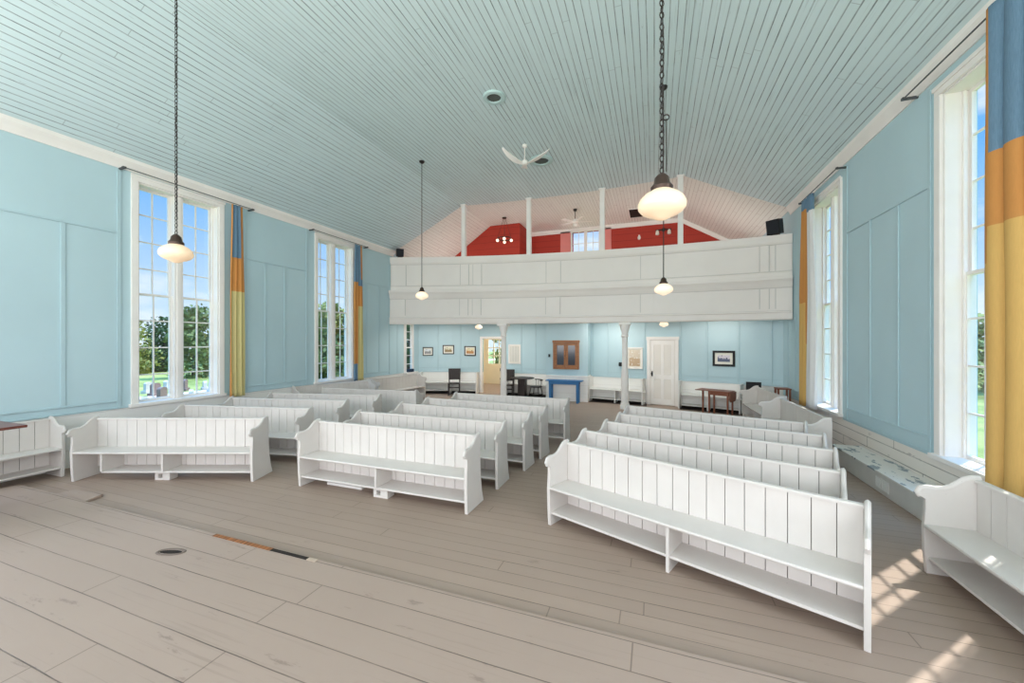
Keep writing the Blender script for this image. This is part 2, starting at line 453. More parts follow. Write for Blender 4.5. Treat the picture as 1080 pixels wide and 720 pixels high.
side_trim('trim_4', XR, -1, [(7.7, .80, 3.93), (6.95, .80, 3.90), (8.48, .62, 5.1), (6.28, .62, 5.1), (11.1, .8, 2.6), (10.6, .62, 5.1), (11.7, .8, 2.6)],
          [(6.28, 8.48, .80, .83), (6.28, 8.48, 3.9, 3.93), (6.2, 8.6, .60, .64), (10.3, 12.0, .8, .83), (10.25, 12.05, .6, .64)],
          'pale blue battens and rails panelling the right wall')
# crown mouldings
def crown(n, xw, sgn, z, label):
    pr = [(0, -.10), (sgn*.02, -.10), (sgn*.03, -.05), (sgn*.07, .0), (sgn*.10, .04), (sgn*.10, .13), (0, .13)]
    return struct(MB().prism([(xw+a, z+b) for a, b in pr], YF, 11.5, 'y').build(n, M['trim']), label, 'trim')
crown('trim_5', XL, 1, 5.10, 'white crown moulding along the top of the left wall')
crown('trim_6', XR, -1, 5.26, 'white crown moulding along the top of the right wall')

# ------------------------------------------------------------------ windows
def window(n, xw, sgn, y0, y1, z0, z1, dep, label, cols=2, rows=4, dbl=True, cas=.1, shelf=.06):
    """sgn=+1: room lies at +x of the wall face"""
    w = empty('window_%d' % n, (xw, (y0+y1)/2, z0), 0, label, 'window', kind='structure')
    hw = (y1-y0)/2; h = z1-z0
    X = lambda a, b: (min(sgn*a, sgn*b), max(sgn*a, sgn*b))
    f = MB()
    a, b = X(-.005, .035)
    f.box(a, b, -hw-cas, -hw, -.02, h); f.box(a, b, hw, hw+cas, -.02, h); f.box(a, b, -hw-cas, hw+cas, h, h+cas)
    a2, b2 = X(.03, .05)
    f.box(a2, b2, -hw-cas-.015, hw+cas+.015, h+cas-.03, h+cas+.02)
    f.build('casing', M['trim'], w, bevel=.004)
    j = MB(); a, b = X(-dep-.06, 0.0)
    j.box(a, b, -hw, -hw+.025, 0, h); j.box(a, b, hw-.025, hw, 0, h); j.box(a, b, -hw+.025, hw-.025, h-.025, h)
    if dbl: 
        am, bm_ = X(-dep-.03, -dep+.12); j.box(am, bm_, -.075, .075, 0, h-.025)
        am, bm_ = X(-dep+.1, -dep+.135); j.box(am, bm_, -.035, .035, 0, h-.025)
    for yy in (-hw+.025, hw-.055):
        am, bm_ = X(-dep+.04, -dep+.07); j.box(am, bm_, yy, yy+.03, 0, h-.025)
    j.build('jamb', M['trim'], w, bevel=.004)
    s = MB(); a, b = X(-dep-.06, shelf); s.box(a, b, -hw-cas-.03, hw+cas+.03, -.045, .014); s.build('sill', M['trim'], w, bevel=.006)
    bays = [(-hw+.025, -.075), (.075, hw-.025)] if dbl else [(-hw+.025, hw-.025)]
    for (q0, q1) in bays:
        for half in (0, 1):
            off = .0 if half else .035       # upper sash sits further out
            zz0 = .0 if half == 0 else h/2-.02; zz1 = h/2+.02 if half == 0 else h-.025
            xo = -dep+(.03 if half == 0 else -.01)
            sash = MB(); a, b = X(xo-.02, xo+.02); stw = .045
            sash.box(a, b, q0, q0+stw, zz0, zz1); sash.box(a, b, q1-stw, q1, zz0, zz1)
            sash.box(a, b, q0+stw, q1-stw, zz0, zz0+(.06 if half == 0 else .04)); sash.box(a, b, q0+stw, q1-stw, zz1-.04, zz1)
            a, b = X(xo-.012, xo+.012)
            for c in range(1, cols):
                yy = q0+(q1-q0)*c/cols; sash.box(a, b, yy-.011, yy+.011, zz0+.03, zz1-.03)
            for r in range(1, rows):
                zz = zz0+(zz1-zz0)*r/rows; sash.box(a+.001, b-.001, q0+.03, q1-.03, zz-.011, zz+.011)
            so = sash.build('sash', M['trim'], w)
            a, b = X(xo-.003, xo+.001)
            MB().box(a, b, q0+.02, q1-.02, zz0+.02, zz1-.02).build('pane', M['glass'], so)
    return w
window(1, XL, 1, 4.24, 5.62, .88, 4.86, .2, 'nearest tall white sash window in the left wall, lawn and gravestones beyond')
window(2, XL, 1, 8.2, 9.5, .88, 4.86, .2, 'second tall white sash window in the left wall, full of green leaves')
window(3, XL, 1, 12.18, 12.66, .84, 2.7, .02, 'narrow white window at the left wall under the gallery', 1, 3, False, .06, .16)
struct(MB().box(XL-.05, XL, 12.66, 13.02, .84, 2.7).build('wall_left_return', M['blue'], smooth=False), 'pale blue strip of wall beside the narrow left window', 'wall')
window(4, XR, -1, 4.70, 6.05, .64, 4.92, .22, 'nearest tall white sash window in the right wall, half behind the blue and mustard curtain', shelf=.08)
window(5, XR, -1, 8.76, 10.1, .68, 4.88, .24, 'farther tall white sash window in the right wall', shelf=.08)

# ------------------------------------------------------------------ curtains
def curtain(loc, run, depth, H, folds, bands, label, ztop, rot=0., sway=0., seed=1, nar=.28, strip=None):
    """run along y; bands=[(z fraction from bottom, material index)]"""
    rnd = random.Random(seed); mb = MB(); n = folds*10+1; rows = 40
    ph = [rnd.uniform(-.4, .4) for _ in range(folds+2)]; am = [rnd.uniform(.6, 1.) for _ in range(folds+2)]
    vs = []
    for r in range(rows+1):
        t = r/rows; z = H*t
        wid = run*(1-nar*max(0, t-.55)/.45)
        for c in range(n):
            s = c/(n-1); k = int(s*folds)
            a = 2*math.pi*(s*folds+.06*math.sin(6*t+ph[k]*4))
            d = depth*am[k]*(.55+.45*(1-t))*math.sin(a)+sway*math.sin(3.0*t+1)*.5
            y = (s-.5)*wid+.25*wid/folds*math.cos(a)*.6
            vs.append((d, y, z))
    for r in range(rows):
        t = (r+.5)/rows
        mi = [b for f, b in bands if t >= f][-1]
        for c in range(n-1):
            s = c/(n-1)
            mb.cur = mi
            if strip:
                for (s0, s1, t0, t1, m_) in strip:
                    if s0 <= s < s1 and t0 <= t < t1: mb.cur = m_
            mb.add([], [])
            mb.f.append((r*n+c, r*n+c+1, (r+1)*n+c+1, (r+1)*n+c)); mb.mi.append(mb.cur)
    mb.v = vs
    o = mb.build('curtain', [M['c_blue'], M['c_orange'], M['c_yellow'], M['c_lining'], M['c_olive'], M['c_mustard']], None, loc, (0, 0, rot))
    sd = o.modifiers.new('solid', 'SOLIDIFY'); sd.thickness = .006; sd.offset = 0
    return tag(o, label, 'curtain', 'window curtains')
curtain((XL+.15, 5.90, .80), .32, .05, 4.17, 3, [(0, 4), (.55, 1), (.73, 0)], 'blue, orange and olive curtain beside the nearest left window', 4.9, seed=3,
        strip=[(0, .2, 0, 1, 1), (.86, 1.01, .7, 1, 1)])
curtain((XL+.15, 9.60, .80), .40, .05, 4.17, 3, [(0, 4), (.55, 1), (.70, 0)], 'blue, orange and olive curtain beside the second left window', 4.9, seed=5,
        strip=[(0, .5, .12, .72, 1), (.0, .35, .0, .12, 0), (.86, 1.01, .75, 1, 1)])
curtain((XR-.16, 9.85, .62), .80, .06, 4.42, 4, [(0, 5), (.5, 1), (.74, 0)], 'twisted orange, blue and white-lined curtain at the farther right window', 5.0, seed=8,
        strip=[(0, .42, .0, .93, 3), (.42, .62, .3, .92, 1), (.42, .62, 0, .3, 2), (.62, 1.01, .5, .96, 1), (.62, 1.01, 0, .5, 5)])
curtain((XR-.2, 4.835, .55), .43, .05, 4.62, 2, [(0, 5), (.545, 1), (.69, 0)], 'large mustard, orange and denim blue curtain at the right edge, nearest right window', 5.0, seed=11, nar=.0,
        strip=[(.88, 1.01, .48, 1, 1)])
def rod(xw, sgn, y0, y1, z, label):
    e = empty('curtain_rod', (xw+sgn*.15, (y0+y1)/2, z), 0, label, 'curtain rod', 'curtain rods')
    h = (y1-y0)/2
    MB().tube([(0, -h, 0), (0, h, 0)], .009, 8).build('rod', M['rodmetal'], e)
    for s in (-1, 1):
        MB().box(min(0, -sgn*.15), max(0, -sgn*.15), s*h*.97-.012, s*h*.97+.012, -.02, .012).box(-.016, .016, s*h*.97-.022, s*h*.97+.022, -.016, .016).build('bracket', M['rodmetal'], e)
rod(XL, 1, 3.95, 6.3, 4.99, 'thin dark curtain rod above the nearest left window')
rod(XL, 1, 7.9, 10.05, 4.99, 'thin dark curtain rod above the second left window')
rod(XR, -1, 8.45, 10.4, 5.08, 'thin dark curtain rod above the farther right window')
rod(XR, -1, 4.2, 6.55, 5.16, 'thin dark curtain rod above the nearest right window')

# ------------------------------------------------------------------ pews
ENDP = [(.02, 0), (.005, .20), (.0, .40), (.012, .56), (.012, .64), (-.015, .655), (-.03, .685), (-.02, .715), (.02, .728), (.08, .722), (.14, .73), (.19, .752), (.235, .79), (.275, .826), (.315, .842),
        (.365, .842), (.378, .81), (.376, .5), (.388, .32), (.425, .13), (.47, 0)]
CAP = [(-.012, .665), (-.030, .692), (-.012, .722), (.03, .732), (.08, .726), (.14, .735), (.19, .757), (.235, .795), (.275, .831), (.315, .846), (.37, .848)]
_cache = {}
def pew_meshes(L, variant):
    key = (L, variant)
    if key in _cache: return _cache[key]
    d = {}; h = L/2; rn = random.Random(4)
    d['end'] = MB().prism(ENDP, -.019, .019, 'x').mesh('end_panel', M['pew'])
    d['cap'] = MB().tube([(0, a, b) for a, b in CAP], .030, 10, .020, up=(1, 0, 0)).mesh('armrest', M['pew'])
    bk = MB(); x = -h+.02; n = max(1, round((L-.04)/.152)); w = (L-.04)/n
    for i in range(n):
        k = rn.uniform(-.0015, .0015)
        bk.box(x+i*w+.003, x+(i+1)*w-.003, .338+k, .366+k, .125, .822)
    bk.cur = 1; bk.box(-h+.02, h-.02, .350, .355, .13, .82)
    d['back'] = bk.mesh('backrest', [M['pew'], M['pewgap']])
    d['rail'] = MB().prism([(.322, .822), (.322, .838), (.33, .846), (.372, .846), (.38, .838), (.38, .822)], -h+.019, h-.019, 'x').mesh('top_rail', M['pew'])
    d['seat'] = MB().prism([(.0, .396), (-.006, .41), (.0, .424), (.338, .42), (.338, .392)], -h+.019, h-.019, 'x').mesh('seat', M['pew'])
    s0 = -h+.40 if variant == 'open' else -h+.019
    d['shelf'] = MB().box(s0, h-.019, .03, .338, .122, .146).mesh('shelf', M['pew'])
    z0 = 0. if variant == 'long' else .146
    d['div'] = MB().box(-.013, .013, .015, .338, z0, .394).mesh('divider', M['pew'])
    _cache[key] = d; return d
def pew(x, y, deg, label, group, L=2.56, variant='std', name='pew'):
    d = pew_meshes(L, variant); h = L/2
    e = empty(name, (x, y, 0), R(deg), label, 'pew', group)
    for s in (-1, 1):
        p = link(d['end'], 'end_panel', e, (s*h, 0, 0), None, .004)
        link(d['cap'], 'armrest', p)
    link(d['back'], 'backrest', e); link(d['rail'], 'top_rail', e); link(d['seat'], 'seat', e, None, None, .004); link(d['shelf'], 'shelf', e, None, None, .003)
    link(d['div'], 'divider', e, (0, 0, 0))
    if variant == 'open': link(d['div'], 'divider', e, (-h+.41, 0, 0))
    return e
GL, GM, GR, GS = 'pews of the left block', 'pews of the middle block', 'pews of the right block', 'pews along the side walls'
def pew_from_tops(a, b, lab, g, **kw):
    """a,b: left and right ends of the back's top edge on the ground plan"""
    ang = math.atan2(b[1]-a[1], b[0]-a[0]); cx, cy = (a[0]+b[0])/2, (a[1]+b[1])/2
    return pew(cx+.345*math.sin(ang), cy-.345*math.cos(ang), math.degrees(ang), lab, g, **kw)
K = 1.0175
def kk(p): return (p[0]*K, p[1]*K)
T = [
 ('L', (-7.785, 3.296), (-5.393, 4.172), 'front pew of the left block, white planks, nearest the stage step'),
 ('L', (-7.926, 4.529), (-5.443, 5.018), 'second white plank pew of the left block, directly behind the front one'),
 ('L', (-7.94, 5.446), (-5.6, 5.927), 'third white plank pew of the left block, counting back from the stage'),
 ('L', (-7.77, 6.256), (-5.58, 6.752), 'fourth white plank pew of the left block, counting back from the stage'),
 ('M', (-4.577, 4.286), (-1.953, 4.288), 'front pew of the middle block, white planks with two open shelf bays'),
 ('M', (-4.485, 5.085), (-1.966, 5.102), 'second white plank pew of the middle block, directly behind the front one'),
 ('M', (-4.40, 6.03), (-1.80, 5.92), 'third white plank pew of the middle block, counting back from the stage'),
 ('M', (-4.3, 6.777), (-1.738, 6.577), 'fourth white plank pew of the middle block, second from the gallery'),
 ('M', (-4.113, 7.644), (-1.58, 7.581), 'rear white plank pew of the middle block, nearest the gallery'),
 ('R', (-0.831, 4.99), (1.544, 4.171), 'second white plank pew of the right block, directly behind the large front one'),
 ('R', (-0.6, 5.656), (1.736, 4.986), 'third white plank pew of the right block, counting back from the viewer'),
 ('R', (-0.461, 6.32), (1.882, 5.716), 'fourth white plank pew of the right block, second from the gallery'),
 ('R', (-0.409, 7.169), (1.951, 6.501), 'rear white plank pew of the right block, nearest the gallery'),
]
for i, (g, a, b, lab) in enumerate(T):
    pew_from_tops(kk(a), kk(b), lab, {'L': GL, 'M': GM, 'R': GR}[g], variant=('open' if i == 0 else 'long' if g == 'R' else 'std'))
pew(.10, 3.61, -22.6, 'large front pew of the right block, nearest the viewer', GR, variant='long')
# fifth of the left block turned to the gallery: its plank back shows
a, b = kk((-7.632, 7.365)), kk((-5.109, 7.593))
pew_from_tops(b, a, 'rearmost pew of the left block, its plain plank back turned to the stage', GL)
pew(-8.20, 1.84, 90, 'white pew against the left wall at the left edge, beside the red-brown table', GS)
pew(-7.97, 8.27, 72, 'white pew against the left wall under the second left window', GS, L=2.1)
pew(-7.72, 10.78, 84, 'white pew against the left wall next to the gallery end', GS, L=2.2)
pew(2.19, 3.12, -90, 'white pew at the right edge below the mustard curtain', GS)
pew(2.09, 8.20, -90, 'white pew along the right wall behind the right block, nearer of the two', GS, L=2.35)
pew(2.16, 10.45, -88, 'white pew along the right wall in front of the black panel', GS, L=2.0)
def blk(x, y, rz, label):
    m = MB(); 
    m.box(-.11, .11, -.07, .07, 0, .03); m.box(-.11, .11, -.07, .07, .088, .118); m.box(-.11, -.06, -.07, .07, .03, .088); m.box(.0, .11, -.07, .07, .03, .088)
    m.box(-.06, 0, .02, .07, .03, .088)
    tag(m.build('support_block', M['pew'], None, (x, y, 0), (0, 0, rz), .004), label, 'block', 'blocks under the pews')
blk(-3.29, 4.16, 0, 'white hollow block under the middle of the front middle pew')
blk(-6.69, 3.60, R(19), 'white hollow block under the front left pew')
tag(MB().box(-.30, .30, -.1, .1, 0, .035).build('floor_board', M['white'], None, (-4.0, 4.32, 0), (0, 0, 0), .004), 'white offcut board lying on the floor under the front middle pew', 'board')

# right wall: ledge duct with grille
ld = empty('wall_ledge', (3.0, 6.7, 0), 0, 'long low white peeling box ledge on the floor along the right wall', 'ledge')
mm, nt, b, cc = newmat('peeling_top', (232, 229, 224), .6)
t = NT(nt); ps = t.n('ShaderNodeNewGeometry').outputs['Position']
f = t.ramp(t.noise(t.scalevec(ps, (2.2, 1., 1.)), 3.2, 5., .6), .56, .58); t.l(t.mix(f, cc, lin((150, 160, 166))), b.inputs['Base Color'])
MB().box(-.20, .20, -1.15, 1.25, 0, .26).build('box', M['ledge'], ld, bevel=.005)
MB().box(-.22, .20, -1.16, 1.26, .26, .285).build('top_board', mm, ld, bevel=.004)
gr = MB().box(-.212, -.2, -.42, -.12, .06, .20)
for i in range(7): gr.box(-.216, -.21, -.40+i*.042, -.385+i*.042, .07, .19)
gr.build('vent_grille', M['white'], ld)

# ------------------------------------------------------------------ balcony
def zs(x, z): return 2+(z-2)*(1-.1*(x-XL)/(XR-XL))
def sweep(prof, xs, smooth=True):
    """prof [(forward offset,z)] swept along the curved gallery front"""
    mb = MB(); n = len(prof); vs = []
    for x in xs:
        s = 2*(-.69)*((x+2.75)/5.95)/5.95; L = math.hypot(1, s); nx, ny = s/L, -1/L
        for o, z in prof: vs.append((min(max(x+o*nx, XL+.002), XR-.002), arc(x)+o*ny, zs(x, z)))
    fs = []
    for i in range(len(xs)-1):
        for k in range(n):
            k2 = (k+1) % n; fs.append((i*n+k, i*n+k2, (i+1)*n+k2, (i+1)*n+k))
    fs.append(tuple(range(n))); fs.append(tuple((len(xs)-1)*n+k for k in reversed(range(n))))
    return mb.add(vs, fs)
ga = empty('balcony', (-2.75, 12.05, 2.6), 0, 'curved white panelled gallery balcony across the back of the hall', 'balcony')
def gb(mb, name, mat, bevel=0.):
    mb.v = [(x+2.75, y-12.05, z-2.6) for x, y, z in mb.v]
    return mb.build(name, mat, ga, bevel=bevel)
XS = fr(XL+.004, XR-.004, .4)
gb(sweep([(.0, 2.60), (.08, 2.60), (.10, 2.63), (.10, 2.78), (.12, 2.80), (.12, 2.83), (.07, 2.85), (.06, 3.47), (.08, 3.50), (.10, 3.53), (.11, 3.60), (.15, 3.66), (.18, 3.70), (.18, 3.77), (.02, 3.80), (-.12, 3.80), (-.12, 2.60)], XS), 'fascia', M['bwhite'])
gb(sweep([(.0, 3.79), (.02, 3.79), (.02, 3.92), (.0, 3.94), (.0, 4.68), (.02, 4.70), (.05, 4.76), (.06, 4.86), (.07, 4.90), (.07, 4.94), (-.12, 4.94), (-.12, 3.79)], XS), 'parapet', M['bwhite'])
for x0, x1, o in ((-8.68, -8.15, 0), (-6.2, -5.9, 0), (-5.75, -5.45, 0), (-3.25, -2.78, 0), (-.38, .0, 0), (2.52, 2.72, 0), (2.85, 3.18, 0)):
    gb(sweep([(.055, 2.86), (.085, 2.86), (.085, 3.47), (.055, 3.47)], fr(x0, x1, .2)), 'stile', M['bwhite'])
    gb(sweep([(-.005, 3.94), (.018, 3.94), (.018, 4.68), (-.005, 4.68)], fr(x0, x1, .2)), 'stile', M['bwhite'])
for x in (-8.15, -6.2, -5.9, -5.75, -5.45, -3.25, -2.78, -.38, 2.52, 2.72, 2.85):
    gb(sweep([(.05, 2.9), (.0875, 2.9), (.0875, 3.46), (.05, 3.46)], [x, x+.016]), 'seam', M['seamw'])
    gb(sweep([(-.005, 3.96), (.0205, 3.96), (.0205, 4.67), (-.005, 4.67)], [x, x+.016]), 'seam', M['seamw'])
for z, o in ((2.84, .085), (3.475, .075), (3.945, .0125), (4.685, .012)):
    gb(sweep([(-.02, z), (o+.006, z), (o+.006, z+.008), (-.02, z+.008)], XS), 'seam', M['seamw'])
# deck: soffit + gallery floor
mb = MB(); xs = fr(XL+.004, XR-.004, .4)
for i in range(len(xs)-1):
    a, b_ = xs[i], xs[i+1]
    for z0, z1 in ((2.8, 2.86), (3.3, 3.4)):
        vs = [(a, arc(a)+.1, z0), (b_, arc(b_)+.1, z0), (b_, (min(by(b_), 12.9 if -3.9 < b_ < -1.6 else 99)-.01 if z1 < 3 else 15.9), z0), (a, (min(by(a), 12.9 if -3.9 < a < -1.6 else 99)-.01 if z1 < 3 else 15.9), z0)]; vs += [(p, q, z1) for p, q, _ in vs]
        mb.add(vs, [(0, 3, 2, 1), (4, 5, 6, 7), (0, 1, 5, 4), (1, 2, 6, 5), (2, 3, 7, 6), (3, 0, 4, 7)])
gb(mb, 'deck', M['bwhite'])
# columns
def column(x, y, label):
    e = empty('column', (x, y, 0), 0, label, 'column', 'columns under the gallery')
    zt = zs(x, 2.60)
    MB().box(-.13, .13, -.13, .13, 0, .12).lathe([(.125, .12), (.125, .16), (.11, .2)], n=20).build('base', M['trim'], e, bevel=.005)
    MB().lathe([(.108, .18), (.104, .9), (.10, 1.1), (.085, 1.2), (.078, 1.9), (.08, zt-.42)], n=24).build('shaft', M['trim'], e)
    MB().lathe([(.08, zt-.43), (.105, zt-.41), (.105, zt-.38), (.09, zt-.36), (.095, zt-.28), (.125, zt-.2), (.15, zt-.1), (.155, zt-.07)], n=24).box(-.165, .165, -.165, .165, zt-.07, zt-.002).build('capital', M['trim'], e)
column(-4.68, 11.98, 'turned white column under the gallery, left of the two, beside the dark armchair')
column(-.82, 12.0, 'turned white column under the gallery, right of the two, near the white door')
# posts on the rail
for x, lab in ((-6.08, 'pale post on the gallery rail, leftmost of four'), (-3.82, 'pale post on the gallery rail between the red box wall and the fan'), (-1.48, 'pale post on the gallery rail beside the gallery window'), (.69, 'pale post on the gallery rail, rightmost of four, right of the big lamp')):
    zb = zs(x, 4.94)
    zt = ZC-.003
    p = empty('gallery_post', (x, arc(x)+.03, zb), 0, lab, 'post', 'posts on the gallery rail')
    MB().box(-.07, .07, -.07, .07, 0, zt-zb).build('shaft', M['bluetrim'] if False else M['trim'], p, bevel=.006)
    MB().box(-.10, .10, -.09, .09, zt-zb-.05, zt-zb).build('cap', M['trim'], p, bevel=.005)
# gallery room: red walls
RY = 15.95
mb = MB(); mb.box(XL, -3.18, RY, RY+.25, 3.3, 7.0); mb.box(-2.10, XR, RY, RY+.25, 3.3, 7.0); mb.box(-3.18, -2.10, RY, RY+.25, 6.52, 7.0); mb.box(-3.18, -2.10, RY, RY+.25, 3.3, 4.6)
struct(mb.build('wall_gallery_back', M['red'], smooth=False), 'red boarded back wall of the gallery', 'wall')
mb = MB(); mb.prism([(XL, 3.4), (-4.95, 3.4), (-4.95, ZC-.01), (FOLDL, ZC-.01), (XL, 4.93)], 14.4, 14.5, 'y'); mb.box(-5.05, -4.95, 14.5, RY, 3.4, ZC-.01)
struct(mb.build('wall_gallery_left', M['red'], smooth=False), 'red boarded stair enclosure wall at the left of the gallery', 'wall')
mb = MB(); mb.box(-4.95, foldR(16), RY-.05, RY, ZC-.16, ZC)
dx, dz = XR-foldR(16), ER-ZC
mb.add([(foldR(16), RY-.05, ZC), (foldR(16), RY-.05, ZC-.16), (XR, RY-.05, ER-.16), (XR, RY-.05, ER), (foldR(16), RY, ZC), (foldR(16), RY, ZC-.16), (XR, RY, ER-.16), (XR, RY, ER)], [(0, 1, 2, 3), (7, 6, 5, 4), (1, 5, 6, 2), (0, 3, 7, 4)])
struct(mb.build('trim_7', M['trim']), 'white cornice atop the red gallery wall', 'trim')
gw = empty('window_6', (-2.64, RY, 4.6), 0, 'bright window in the red gallery wall between pink shutters', 'window', kind='structure')
f = MB(); f.box(-.60, -.54, -.04, .1, 0, 1.92); f.box(.54, .60, -.04, .1, 0, 1.92); f.box(-.6, .6, -.04, .1, 1.92, 1.98); f.box(-.06, .06, .02, .1, 0, 1.92)
f.build('casing', M['trim'], gw)
s = MB()
for q in (-.3, .3): s.box(q-.012, q+.012, .1, .13, 0, 1.92)
for zz in (.48, .96, 1.44): s.box(-.54, .54, .1, .13, zz-.012, zz+.012)
s.build('sash', M['trim'], gw); MB().box(-.54, .54, .112, .116, 0, 1.92).build('pane', M['glass'], gw)
for sx, lab in ((-1, 'pink shutter folded back left of the gallery window'), (1, 'pink shutter folded back right of the gallery window')):
    sh = empty('shutter', (-2.64+sx*.82, RY-.03, 4.65), 0, lab, 'shutter', 'gallery shutters')
    m = MB().box(-.21, .21, -.02, .02, 0, 1.9); sp = m.build('board', M['pinkshutter'], sh, bevel=.004)
    MB().box(-.16, .16, -.028, -.02, .08, .88).box(-.16, .16, -.028, -.02, 1.0, 1.8).build('panel', M['pinkshutter'], sp, bevel=.004)

# vestibule behind the left door
mb = MB(); mb.box(-8.0, -7.9, 14.0, 17.0, 0, 2.7); mb.box(-4.7, -4.6, 14.0, 17.0, 0, 2.7); mb.box(-8.0, -7.54, 17.0, 17.15, 0, 2.7); mb.box(-6.46, -4.6, 17.0, 17.15, 0, 2.7); mb.box(-7.54, -6.46, 17.0, 17.15, 2.2, 2.7)
struct(mb.build('wall_vestibule', M['cream'], smooth=False), 'cream yellow walls of the entrance lobby', 'wall')
struct(MB().box(-8.0, -4.6, 14.0, 17.15, 2.7, 2.78).build('ceiling_vestibule', M['cream']), 'cream lobby ceiling', 'ceiling')
mb = MB(); mb.box(XL, -8.0, 16.9, 17.1, 0, 3.3); mb.box(-4.6, XR, 16.9, 17.1, 0, 3.3)
struct(mb.build('wall_outer', M['cream'], smooth=False), 'outer wall beside the entrance lobby', 'wall')
dv = empty('door_3', (-7.0, 17.0, 0), 0, 'glazed cream entrance door at the far side of the lobby', 'door', kind='structure')
f = MB(); f.box(-.54, .54, 0, .05, 0, .95); f.box(-.54, -.42, 0, .05, .95, 2.2); f.box(.42, .54, 0, .05, .95, 2.2); f.box(-.42, .42, 0, .05, 2.08, 2.2)
for q in (-.14, .14): f.box(q-.02, q+.02, 0, .05, .95, 2.1)
for zz in (1.33, 1.70): f.box(-.42, .42, 0, .05, zz-.02, zz+.02)
f.build('slab', M['cream'], dv)
MB().box(-.42, .42, .022, .027, .95, 2.08).build('pane', M['glass'], dv)
MB().box(.2, .52, -.05, 0, .62, .74).build('lock', M['black'], dv)
# opening casing
xm = (DO0+DO1)/2
dl = empty('door_2', (xm, by(xm)-.01, 0), bang(xm), 'white cased doorway to the cream lobby, left of the left column', 'door', kind='structure')
w = (DO1-DO0)/2
f = MB(); f.box(-w-.09, -w, -.04, .14, 0, DOZ); f.box(w, w+.09, -.04, .14, 0, DOZ); f.box(-w-.09, w+.09, -.04, .14, DOZ, DOZ+.09)
f.build('casing', M['trim'], dl, bevel=.004)

# white panel door
xm = .25
dr = empty('door_1', (xm, by(xm)-.005, 0), bang(xm), 'closed white panelled door in the back wall, right of the right column', 'door', kind='structure')
f = MB(); f.box(-.47, -.37, -.05, .02, 0, 2.13); f.box(.37, .47, -.05, .02, 0, 2.13); f.box(-.49, .49, -.055, .02, 2.05, 2.15)
f.build('casing', M['trim'], dr, bevel=.004)
s = MB().box(-.37, .37, -.03, .0, .01, 2.05)
sl = s.build('slab', paint('door_cream', (232, 226, 218), .02), dr)
f = MB()
for x0, x1 in ((-.35, -.26), (-.045, .045), (.26, .35)): f.box(x0, x1, -.042, -.03, .02, 2.03)
for z0, z1 in ((.02, .2), (.82, .96), (1.9, 2.03)): f.box(-.35, .35, -.0415, -.03, z0, z1)
f.build('panel_frame', M['trim'], sl, bevel=.003)
MB().sphere((-.31, -.085, .98), .032, 8).box(-.33, -.29, -.055, -.04, .9, 1.06).build('knob', M['black'], sl)

# chimney breast
CX0, CX1, CY = -3.475, -2.06, 12.9
struct(MB().box(CX0, CX1, CY, 13.9, .84, 2.8).build('wall_chimney', M['blue'], smooth=False), 'pale blue chimney breast projecting from the back wall', 'wall')
struct(MB().box(CX0, CX1, CY, 13.9, 0, .84).build('wall_chimney_dado', M['dado'], smooth=False), 'white foot of the chimney breast', 'wall')
struct(MB().box(CX0-.02, CX1+.02, CY-.02, 13.9, .83, .86).box(CX0-.012, CX1+.012, CY-.012, 13.8, 0, .12).build('trim_8', M['trim']), 'white rails around the chimney breast', 'trim')
cb = empty('wall_cupboard', (-2.78, CY, 1.07), 0, 'brown wooden two-door cupboard with dark panes on the chimney breast', 'cupboard')
MB().box(-.44, -.38, -.06, -.002, 0, .95).box(.38, .44, -.06, -.002, 0, .95).box(-.38, .38, -.06, -.002, 0, .06).box(-.46, .46, -.07, -.002, .89, .97).build('frame', M['oak'], cb, bevel=.004)
for sx in (-1, 1):
    c = sx*.19
    d_ = MB().box(c-.185, c-.12, -.05, -.012, .06, .89).box(c+.12, c+.185, -.05, -.012, .06, .89).box(c-.12, c+.12, -.05, -.012, .06, .14).box(c-.12, c+.12, -.05, -.012, .8, .89).build('door', M['oak'], cb, bevel=.003)
    MB().box(c-.12, c+.12, -.03, -.02, .14, .8).build('pane', M['darkglass'], d_)
    if sx < 0: MB().sphere((c+.155, -.06, .45), .018, 6).build('knob', M['bronze'], d_)
tag(MB().box(-.03, .03, -.03, -.001, -.05, .05).build('switch', M['black'], None, (-3.36, CY, 1.52)), 'small dark fitting on the chimney breast left of the cupboard', 'switch')
# blue table
bt = empty('console_table', (-2.78, 12.62, 0), 0, 'narrow bright blue side table in front of the chimney breast', 'table')
MB().box(-.60, .60, -.19, .19, .70, .73).build('tabletop', M['bluepaint'], bt, bevel=.006)
MB().box(-.5, .5, -.14, .14, .60, .70).build('apron', M['bluepaint'], bt, bevel=.003)
for sx in (-1, 1):
    for sy in (-1, 1):
        MB().prism([(-.035, 0), (.035, 0), (.04, .64), (-.04, .64)], -.035, .035, 'y').build('leg', M['bluepaint'], bt, (sx*.45, sy*.11, 0), None, .004)

# wall benches following the curved wall
def wall_bench(x0, x1, label):
    xm = (x0+x1)/2
    e = empty('wall_bench', (xm, by(xm), 0), 0, label, 'bench', 'benches along the back wall')
    def c(z0, z1, o, th, name, mat):
        mb = curved('b', fr(x0, x1, .25), z0, z1, None, o, th)
        mb.v = [(a-xm, b_-by(xm), z) for a, b_, z in mb.v]
        return mb.build(name, mat, e)
    c(.40, .43, .40, .39, 'seat', M['white'])
    c(.10, .12, .36, .35, 'shelf', M['white'])
    c(.0, .05, .06, .05, 'plinth', M['hole'])
    for x in (x0+.02, (x0+x1)/2, x1-.02):
        mt = Matrix.Translation((x-xm, by(x)-by(xm), 0)) @ Matrix.Rotation(bang(x), 4, 'Z')
        h = .40 if x not in (x0+.02, x1-.02) else .82
        MB().box(-.02, .02, -.39, -.01, 0, h, mt).build('end_panel' if h > .5 else 'support', M['white'], e, bevel=.004)
